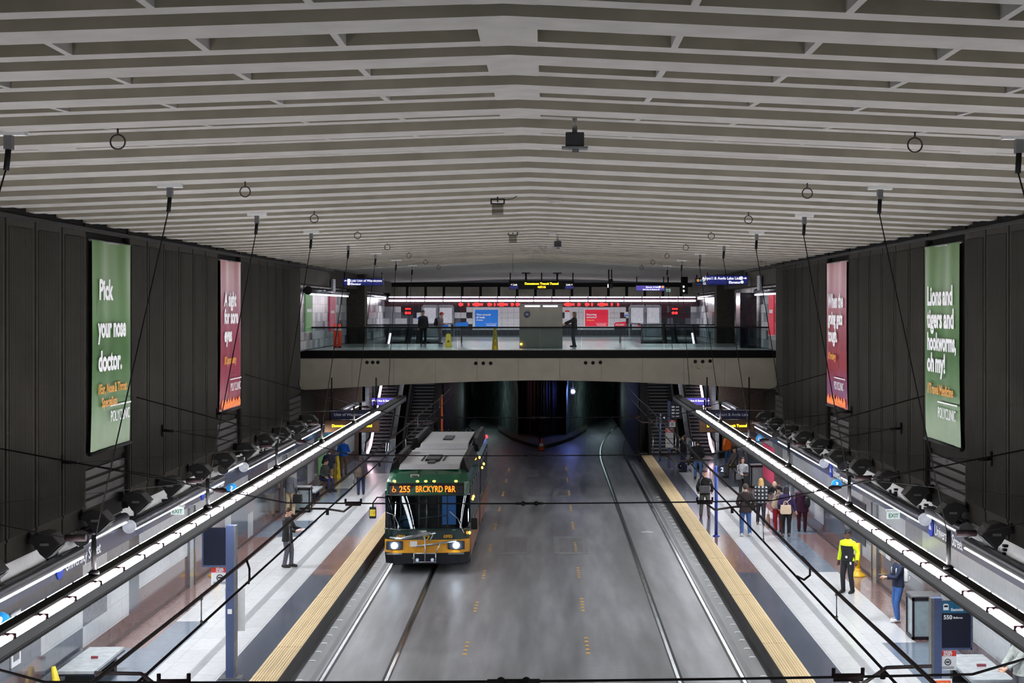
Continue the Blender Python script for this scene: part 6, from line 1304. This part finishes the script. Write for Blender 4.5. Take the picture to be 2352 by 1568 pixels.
def backpack(rt, S, m, lb, w=.30, h=.44, y=.20, z=1.0, x=0.0):
    o = held('backpack', rt, lb, 'backpack'); mb = MB(); rings(mb, [(x, y, z, w*.40, .07), (x, y+.01, z+.04, w*.5, .10), (x, y+.01, z+h*.55, w*.5, .095), (x, y, z+h*.9, w*.42, .075), (x, y-.01, z+h, w*.22, .05)], 18); mb.v = [tuple(Vector(v)*S) for v in mb.v]; mb.build('pack_body', m, o)
    for p in mb.f: pass
    mb = MB(); mb.box(((x-w*.32)*S, (y+.10)*S, (z+.06)*S), ((x+w*.32)*S, (y+.125)*S, (z+h*.42)*S)); mb.build('front_pocket', m, o, .01)
    for s in (-1, 1): mb = MB(); mb.tube([tuple(Vector(q)*S) for q in ((x+s*w*.3, y-.06, z+h*.92), (s*.11, .02, 1.46), (s*.125, -.115, 1.36), (s*.14, -.11, 1.15), (x+s*w*.38, y-.10, z+.08))], .016*S, 6); mb.build('pack_strap', m, o)
def phone(rt, p, lb):
    o = held('phone', rt, lb, 'phone'); mb = MB(); mb.box((p[0]-.036, p[1]-.07, p[2]-.005), (p[0]+.036, p[1]+.07, p[2]+.005)); mb.build('phone_body', M_BLACK, o, .004); mb = MB(); mb.box((p[0]-.03, p[1]-.06, p[2]+.005), (p[0]+.03, p[1]+.06, p[2]+.007)); mb.build('phone_screen', mat('phone_glass', (120, 130, 150), .1, emit=.3), o)
def P(px, py, dx=0): 
    p = at(px, py, Z=ZP); return (max(-9.25, min(9.25, p.x)), p.y, ZP)
C_BLK = cl('black', (28, 28, 32)); C_NAVY = cl('navy', (32, 36, 58)); C_JEAN = cl('jeans', (66, 96, 150)); C_JEAND = cl('dark_jeans', (38, 44, 84)); C_GREY = cl('grey', (96, 98, 104)); C_KHA = cl('khaki', (150, 124, 88)); C_OLI = cl('olive', (84, 82, 68)); C_RED = cl('crimson', (168, 30, 40)); C_PUR = cl('plum', (66, 26, 56)); C_NPU = cl('violet_navy', (52, 38, 84)); C_LG = cl('light_grey', (168, 170, 176)); C_BEI = cl('beige', (202, 186, 150)); C_ORA = cl('orange', (246, 116, 30)); C_BLU = cl('bright_blue', (30, 104, 214)); C_BRO = cl('brown_black', (44, 34, 36)); C_HIV = mat('hi_vis_yellow', (212, 240, 20), .6, var=.05, emit=.18); C_CAM = cl('dark_camo', (62, 66, 64))
L_BAG = mat('leather_beige', (206, 182, 156), .5, var=.06); L_GRY = mat('bag_grey', (88, 88, 92), .7); L_BRN = mat('bag_brown', (92, 78, 68), .7); L_BLK = mat('bag_black', (26, 26, 28), .6)
UP = [(-.20, -.34, 1.08), (.20, -.34, 1.08)]                  # hands before the chest
# ---- left platform
r, S = person('person in black coat and grey trousers reading papers on the left platform', P(660, 1302), math.radians(75), 1.76, C_BLK, cl('charcoal_check', (88, 88, 98)), hem=.78, hands=[(-.14, -.36, 1.10), (.12, -.40, 1.12)], hairc=(60, 36, 28), feet=[(-.10, .05, 0), (.10, -.08, 0)], head=(0, .25))
o = held('newspaper', r, 'folded white paper held by the person in the black coat', 'paper'); mb = MB(); mb.box((-.16, -.56, 1.13), (.14, -.36, 1.15)); mb.build('paper_sheet', M_PAPER, o); mb = MB(); mb.box((-.12, -.52, 1.15), (.02, -.42, 1.152)); mb.build('paper_print', m_redh, o)
r, S = person('person in dark hooded jacket with brown bag near the left escalator', P(829, 1136), math.radians(190), 1.66, cl('dark_plum_grey', (62, 54, 64)), C_JEAND, hairc=(58, 44, 44), hair='long', hands=[(-.25, -.03, .85), (.16, -.30, 1.1)]); backpack(r, S, L_BRN, 'brown rucksack hanging on the back of the person near the left escalator', .34, .46, .19, .78, .12)
r, S = person('person in bright blue jacket and khaki trousers seen from behind on the left platform', P(789, 1091), math.radians(170), 1.74, C_BLU, cl('brown_khaki', (112, 92, 76)), hairc=(50, 40, 34), hem=.9, hands=[(-.2, -.25, 1.1), (.2, -.25, 1.1)])
r, S = person('person in navy jacket and tan trousers behind the yellow cone sign', P(756, 1121), math.radians(200), 1.72, C_NAVY, C_KHA, hands=UP)
r, S = person('person in dark camouflage jacket seated on the left platform bench', (-9.2, at(703, 1128, Z=ZP).y, ZP), math.radians(60), 1.74, C_CAM, C_JEAND, pelvis=.56, feet=[(-.14, -.42, 0), (.14, -.45, 0)], hands=[(-.16, -.30, .98), (.16, -.30, .98)], lean=.25)
r, S = person('person in grey jacket and beige trousers beside the left glass bin', P(652, 1186), math.radians(165), 1.74, C_GREY, C_BEI, hem=.9, hands=[(-.24, -.06, .9), (.20, -.28, 1.05)]); handbag(r, (-.32, .05, .55), .34, .30, .16, L_BLK, 'black bag on the arm of the person in the grey jacket', name='shoulder_bag')
# ---- right platform
r, S = person('person in black jacket and olive trousers with grey satchel beside the blue pole', P(1619, 1188), math.radians(172), 1.74, C_BLK, cl('olive_grey', (92, 92, 88)), shoe=(84, 48, 36), hair=None, cap=(70, 40, 38), feet=[(-.15, 0, 0), (.15, .02, 0)], hands=[(-.26, -.05, .95), (.26, -.05, .95)])
o = held('satchel', r, 'grey satchel on the back of the person beside the blue pole', 'bag'); mb = MB(); mb.box((-.20, .15, .92), (.20, .25, 1.20)); mb.build('satchel_body', L_GRY, o, .03); mb = MB(); mb.tube([(.18, .16, 1.18), (.16, .15, 1.38), (.08, .05, 1.49), (-.02, -.10, 1.43)], .02, 6); mb.build('strap', L_GRY, o)
r, S = person('person in dark brown jacket and blue jeans seen from behind in the crowd', P(1712, 1231), math.radians(178), 1.78, C_BRO, C_JEAN, shoe=(196, 196, 200), hairc=(66, 56, 52), hem=.80, feet=[(-.15, -.02, 0), (.13, .05, 0)], hands=[(-.22, -.18, 1.02), (.22, -.18, 1.02)])
m_plaid = tiled('cloth_plaid', (186, 190, 198), .85, .13, .13, .06, .1, plane='XZ')
m_plaid.node_tree.nodes['Brick Texture'].inputs['Mortar Size'].default_value = .036
r, S = person('blonde person in black and white plaid shirt and dark leggings', P(1748, 1205), math.radians(168), 1.66, m_plaid, cl('dark_legging', (48, 46, 60)), shoe=(150, 122, 104), hair='long', hairc=(196, 156, 100), hem=.80, feet=[(-.10, .12, 0), (.14, -.14, 0)]); handbag(r, (.30, -.02, .50), .22, .20, .10, L_BLK, 'small black bag carried by the blonde person in plaid', [(.28, -.02, .95)])
r, S = person('grey haired person in dark jacket and blue jeans bending forward in the crowd', P(1786, 1196), math.radians(-20), 1.74, cl('dark_slate_jacket', (40, 42, 52)), cl('royal_jeans', (50, 88, 176)), hair='bald', hairc=(150, 142, 130), lean=.85, hands=[(-.30, -.60, .98), (.18, -.66, .82)])
r, S = person('person in crimson trousers with pale tote in the crowd', P(1788, 1221), math.radians(185), 1.62, cl('taupe_top', (120, 112, 112)), C_RED, hair='bun', hairc=(34, 28, 32), shoe=(140, 60, 56), fat=1.05); handbag(r, (.10, .30, .86), .42, .32, .16, L_BAG, 'large beige tote bag behind the person in crimson trousers', [(.16, .20, 1.44)], 'tote_bag')
o = held('paper_bag', r, 'tan rolled paper bag held low by the person in crimson trousers', 'bag'); mb = MB(); mb.lathe([(.05, .12), (.07, .2), (.07, .45), (.05, .62)], (.36, -.02, 0), 12); mb.build('bag_body', mat('kraft_paper', (170, 140, 116), .8), o); mb = MB(); mb.tube([(.36, -.02, .6), (.33, -.03, .85)], .01, 6); mb.build('bag_string', mat('kraft_string', (150, 120, 96), .8), o)
r, S = person('person in violet navy jacket and black trousers with square beige handbag', P(1806, 1231), math.radians(178), 1.70, C_NPU, C_BLK, hair='long', hairc=(36, 30, 48), shoe=(110, 100, 104), fat=1.12, hem=.82, hands=[(-.34, -.02, .86), (.24, -.1, .95)], feet=[(-.10, -.05, 0), (.12, .05, 0)]); handbag(r, (.06, .34, .80), .38, .30, .15, L_BAG, 'square beige handbag on the back of the violet navy jacket', [(-.12, .24, 1.3), (-.10, .02, 1.52)])
r, S = person('person in long plum coat and plum trousers at the right of the crowd', P(1842, 1219), math.radians(170), 1.64, C_PUR, cl('plum_trouser', (74, 24, 44)), hair='long', hairc=(42, 26, 40), shoe=(58, 28, 38), fat=1.15, hem=.72); backpack(r, S, L_BLK, 'black rucksack hanging beside the plum coat', .22, .34, .16, .95, -.2)
r, S = person('long haired person in light grey top facing the viewer with folded black coat', P(1706, 1144), math.radians(2), 1.66, C_LG, C_BLK, hair='long', hairc=(42, 28, 30), hands=[(-.08, -.26, 1.06), (.10, -.28, 1.05)], shoe=(32, 30, 32))
o = held('folded_coat', r, 'black coat draped over the arm of the person in the light grey top', 'coat'); mb = MB(); rings(mb, [(.12, -.28, .62, .10, .05), (.12, -.28, .80, .13, .07), (.11, -.27, 1.0, .14, .08), (.08, -.24, 1.09, .12, .07)], 14); mb.build('coat_folds', C_BLK, o)
handbag(r, (-.20, -.16, .78), .22, .26, .12, L_GRY, 'grey bag of the person in the light grey top', [(-.2, -.1, 1.3), (-.12, 0, 1.49)])
r, S = person('person in olive trousers seated on the right platform bench', (8.95, at(1702, 1094, Z=ZP).y-.2, ZP), math.radians(-70), 1.74, cl('dusty_jacket', (110, 100, 100)), C_OLI, pelvis=.56, feet=[(-.12, -.40, 0), (.12, -.45, 0)], hands=[(-.14, -.32, .92), (.14, -.32, .92)], shoe=(60, 52, 46))
r, S = person('person in orange jacket and blue jeans by the right escalator', P(1673, 1077), math.radians(200), 1.78, C_ORA, cl('mid_jeans', (72, 104, 150)), shoe=(226, 226, 230), hem=.88, hands=[(-.3, .0, .95), (.28, .0, .92)]); handbag(r, (.38, .0, .55), .3, .34, .14, L_BLK, 'black bag carried by the person in the orange jacket'); backpack(r, S, C_NAVY, 'navy rucksack of the person in the orange jacket', .28, .4, .17, .70, -.22)
r, S = person('person in black jacket and faded jeans seen from behind near the stroller', P(1603, 1100), math.radians(168), 1.80, C_BLK, cl('faded_jeans', (84, 116, 168)), hairc=(28, 24, 24), hem=.88, hands=[(-.22, -.12, .98), (.30, -.05, .98)], feet=[(-.13, -.05, 0), (.12, .05, 0)])
r, S = person('brown haired person in dark navy facing left with phone beside the stroller', P(1571, 1082), math.radians(-75), 1.70, cl('ink_navy', (34, 36, 44)), C_JEAND, hair='long', hairc=(74, 60, 52), hands=[(-.10, -.36, 1.12), (.12, -.34, 1.10)]); phone(r, (0, -.44, 1.13), 'phone held by the brown haired person beside the stroller')
# guard
def vest(c):
    if c.z > 1.33: return 1
    if abs(c.x) > .19: return 1
    return 0
r, S = person('security guard in yellow and black jacket with cap', P(1947, 1361), math.radians(-42), 1.71, cl('guard_black', (30, 32, 38)), cl('guard_trousers', (34, 36, 42)), shoe=(24, 24, 26), skin='dark', hair='short', hairc=(24, 20, 20), cap=(26, 26, 32), topm=(C_HIV, vest), hem=.90, hands=[(-.30, .02, .84), (.30, -.02, .90)], feet=[(-.13, -.02, 0), (.13, .04, 0)], head=(-.3, 0), voxel=.007)
o = held('belt_badge', r, 'white badge and tag on the guard belt', 'badge'); mb = MB(); mb.tube([(.06, -.162, 1.0), (.06, -.172, 1.0)], .035, 14); mb.build('badge_disc', M_PAPER, o); mb = MB(); mb.box((.14, -.13, .80), (.19, -.12, .87)); mb.build('tag', M_PAPER, o)
r, S = person('person in navy hooded top and jeans with white shoes looking at a phone', P(2063, 1427), math.radians(-78), 1.70, cl('hoodie_navy', (30, 40, 66)), cl('bright_jeans', (62, 104, 172)), shoe=(232, 232, 234), hair='long', hairc=(160, 140, 120), hands=[(-.06, -.36, 1.14), (.08, -.38, 1.16)], feet=[(-.09, .02, 0), (.10, -.06, 0)], hem=.9); phone(r, (.0, -.46, 1.18), 'phone held by the person in the navy hooded top'); backpack(r, S, M_PAPER, 'white bag on the back of the person in the navy hooded top', .26, .34, .17, 1.0)
r, S = person('person in pale jacket cut off by the right edge of the view', (9.22, 28.3, ZP), math.radians(-75), 1.74, cl('pale_jacket', (178, 184, 180)), C_GREY, hands=[(-.06, -.40, 1.0), (.08, -.38, 1.02)])
# ---- mezzanine and bus
def PM(px, py): p = at(px, py, Z=ZM); return (p.x, p.y, ZM)
r, S = person('person in black with dark cap standing on the mezzanine left of the doors', PM(972, 790), math.radians(8), 1.78, C_BLK, C_BLK, cap=(26, 26, 30), hands=[(-.25, -.02, .85), (.25, -.02, .85)], voxel=.011)
r, S = person('person with red cap and rucksack walking right on the mezzanine', PM(1010, 790), math.radians(80), 1.70, cl('muted_pink_top', (120, 104, 112)), cl('mauve_grey', (112, 98, 104)), cap=(190, 36, 44), hands=[(-.2, -.32, 1.1), (.2, -.32, 1.1)], lean=.15, voxel=.011); backpack(r, S, L_BLK, 'black rucksack on the person with the red cap')
r, S = person('long haired person in black reaching left to the grey kiosk', PM(1319, 797), math.radians(-88), 1.72, C_BLK, cl('dark_trouser', (36, 36, 42)), hair='long', hairc=(96, 74, 66), hands=[(-.12, -.58, 1.14), (.16, -.5, 1.12)], fat=1.1, voxel=.010)
r, S = person('bus driver in pale blue shirt behind the windscreen', (BXC-.75, BY+1.40, .5), 0, 1.72, cl('pale_blue_shirt', (130, 170, 205)), C_NAVY, pelvis=.56, feet=[(-.14, -.45, 0), (.14, -.45, 0)], hands=[(-.2, -.42, 1.02), (.2, -.42, 1.02)], skin='mid', voxel=.011)
# ================================================================== LIGHT
W = bpy.data.worlds.new('world'); SC.world = W; W.use_nodes = True
W.node_tree.nodes['Background'].inputs['Color'].default_value = (0.9, 0.93, 1.0, 1); W.node_tree.nodes['Background'].inputs['Strength'].default_value = 0.27
def area(name, loc, rot, sx, sy, power, col=(1, 1, 1)):
    l = bpy.data.lights.new(name, 'AREA'); l.shape = 'RECTANGLE'; l.size = sx; l.size_y = sy; l.energy = power; l.color = col
    o = bpy.data.objects.new(name, l); COL.objects.link(o); o.location = loc; o.rotation_euler = rot; return o
def spot(name, loc, tgt, power, ang=120, col=(1, 1, 1), r=0.25):
    l = bpy.data.lights.new(name, 'SPOT'); l.energy = power; l.spot_size = math.radians(ang); l.spot_blend = 0.6; l.color = col; l.shadow_soft_size = r
    o = bpy.data.objects.new(name, l); COL.objects.link(o); o.location = loc; o.rotation_euler = (Vector(tgt)-Vector(loc)).to_track_quat('-Z', 'Y').to_euler(); return o
for sg in (-1, 1):
    for k in range(5):
        y = 12+k*11.0
        area('downlight', (sg*6.2, y+5, BZ-0.24), (0, sg*0.10, 0), 0.3, 10.0, 150, (0.95, 0.97, 1.0))
    for y in fy[sg]+[20.0, 23.2]:                              # the floodlights on the walls wash the platforms
        spot('floodlight_beam', (sg*8.9, y, 3.35), (sg*6.9, y, 0.4), 250, 140, (0.94, 0.97, 1.0))
    area('landing_light', (sg*8.0, 76, 4.5), (0, 0, 0), 2.0, 6.0, 160, (0.95, 0.95, 1.0))
    area('mezzanine_light', (sg*5.0, 73.0, 9.75), (math.radians(-25), 0, 0), 7.0, 0.4, 200, (0.96, 0.97, 1.0))  # unseen fill added near the front edge to brighten the kiosk
area('girder_fill', (0, 60.0, 7.6), (math.radians(70), 0, 0), 16, 0.3, 230, (1.0, 0.97, 0.9))  # added fill light with no fixture, brightens the girder face
area('mezzanine_light', (0, 99.5, 8.7), (math.radians(-20), 0, 0), 20, 0.3, 500, (0.96, 0.95, 1.0))
area('mezzanine_light', (0, 84, 9.6), (0, 0, 0), 16, 8, 420, (0.96, 0.97, 1.0))
vs = SC.view_settings; vs.view_transform = 'Standard'; vs.look = 'None'; vs.exposure = 0.0
SC.cycles.max_bounces = 4; SC.cycles.diffuse_bounces = 2; SC.cycles.glossy_bounces = 2; SC.cycles.transparent_max_bounces = 8
SC.cycles.use_adaptive_sampling = True; SC.cycles.adaptive_threshold = 0.1; SC.cycles.adaptive_min_samples = 12
SC.cycles.sample_clamp_indirect = 6.0; SC.cycles.caustics_reflective = False; SC.cycles.caustics_refractive = False
try:
    SC.cycles.use_denoising = True
except Exception: pass
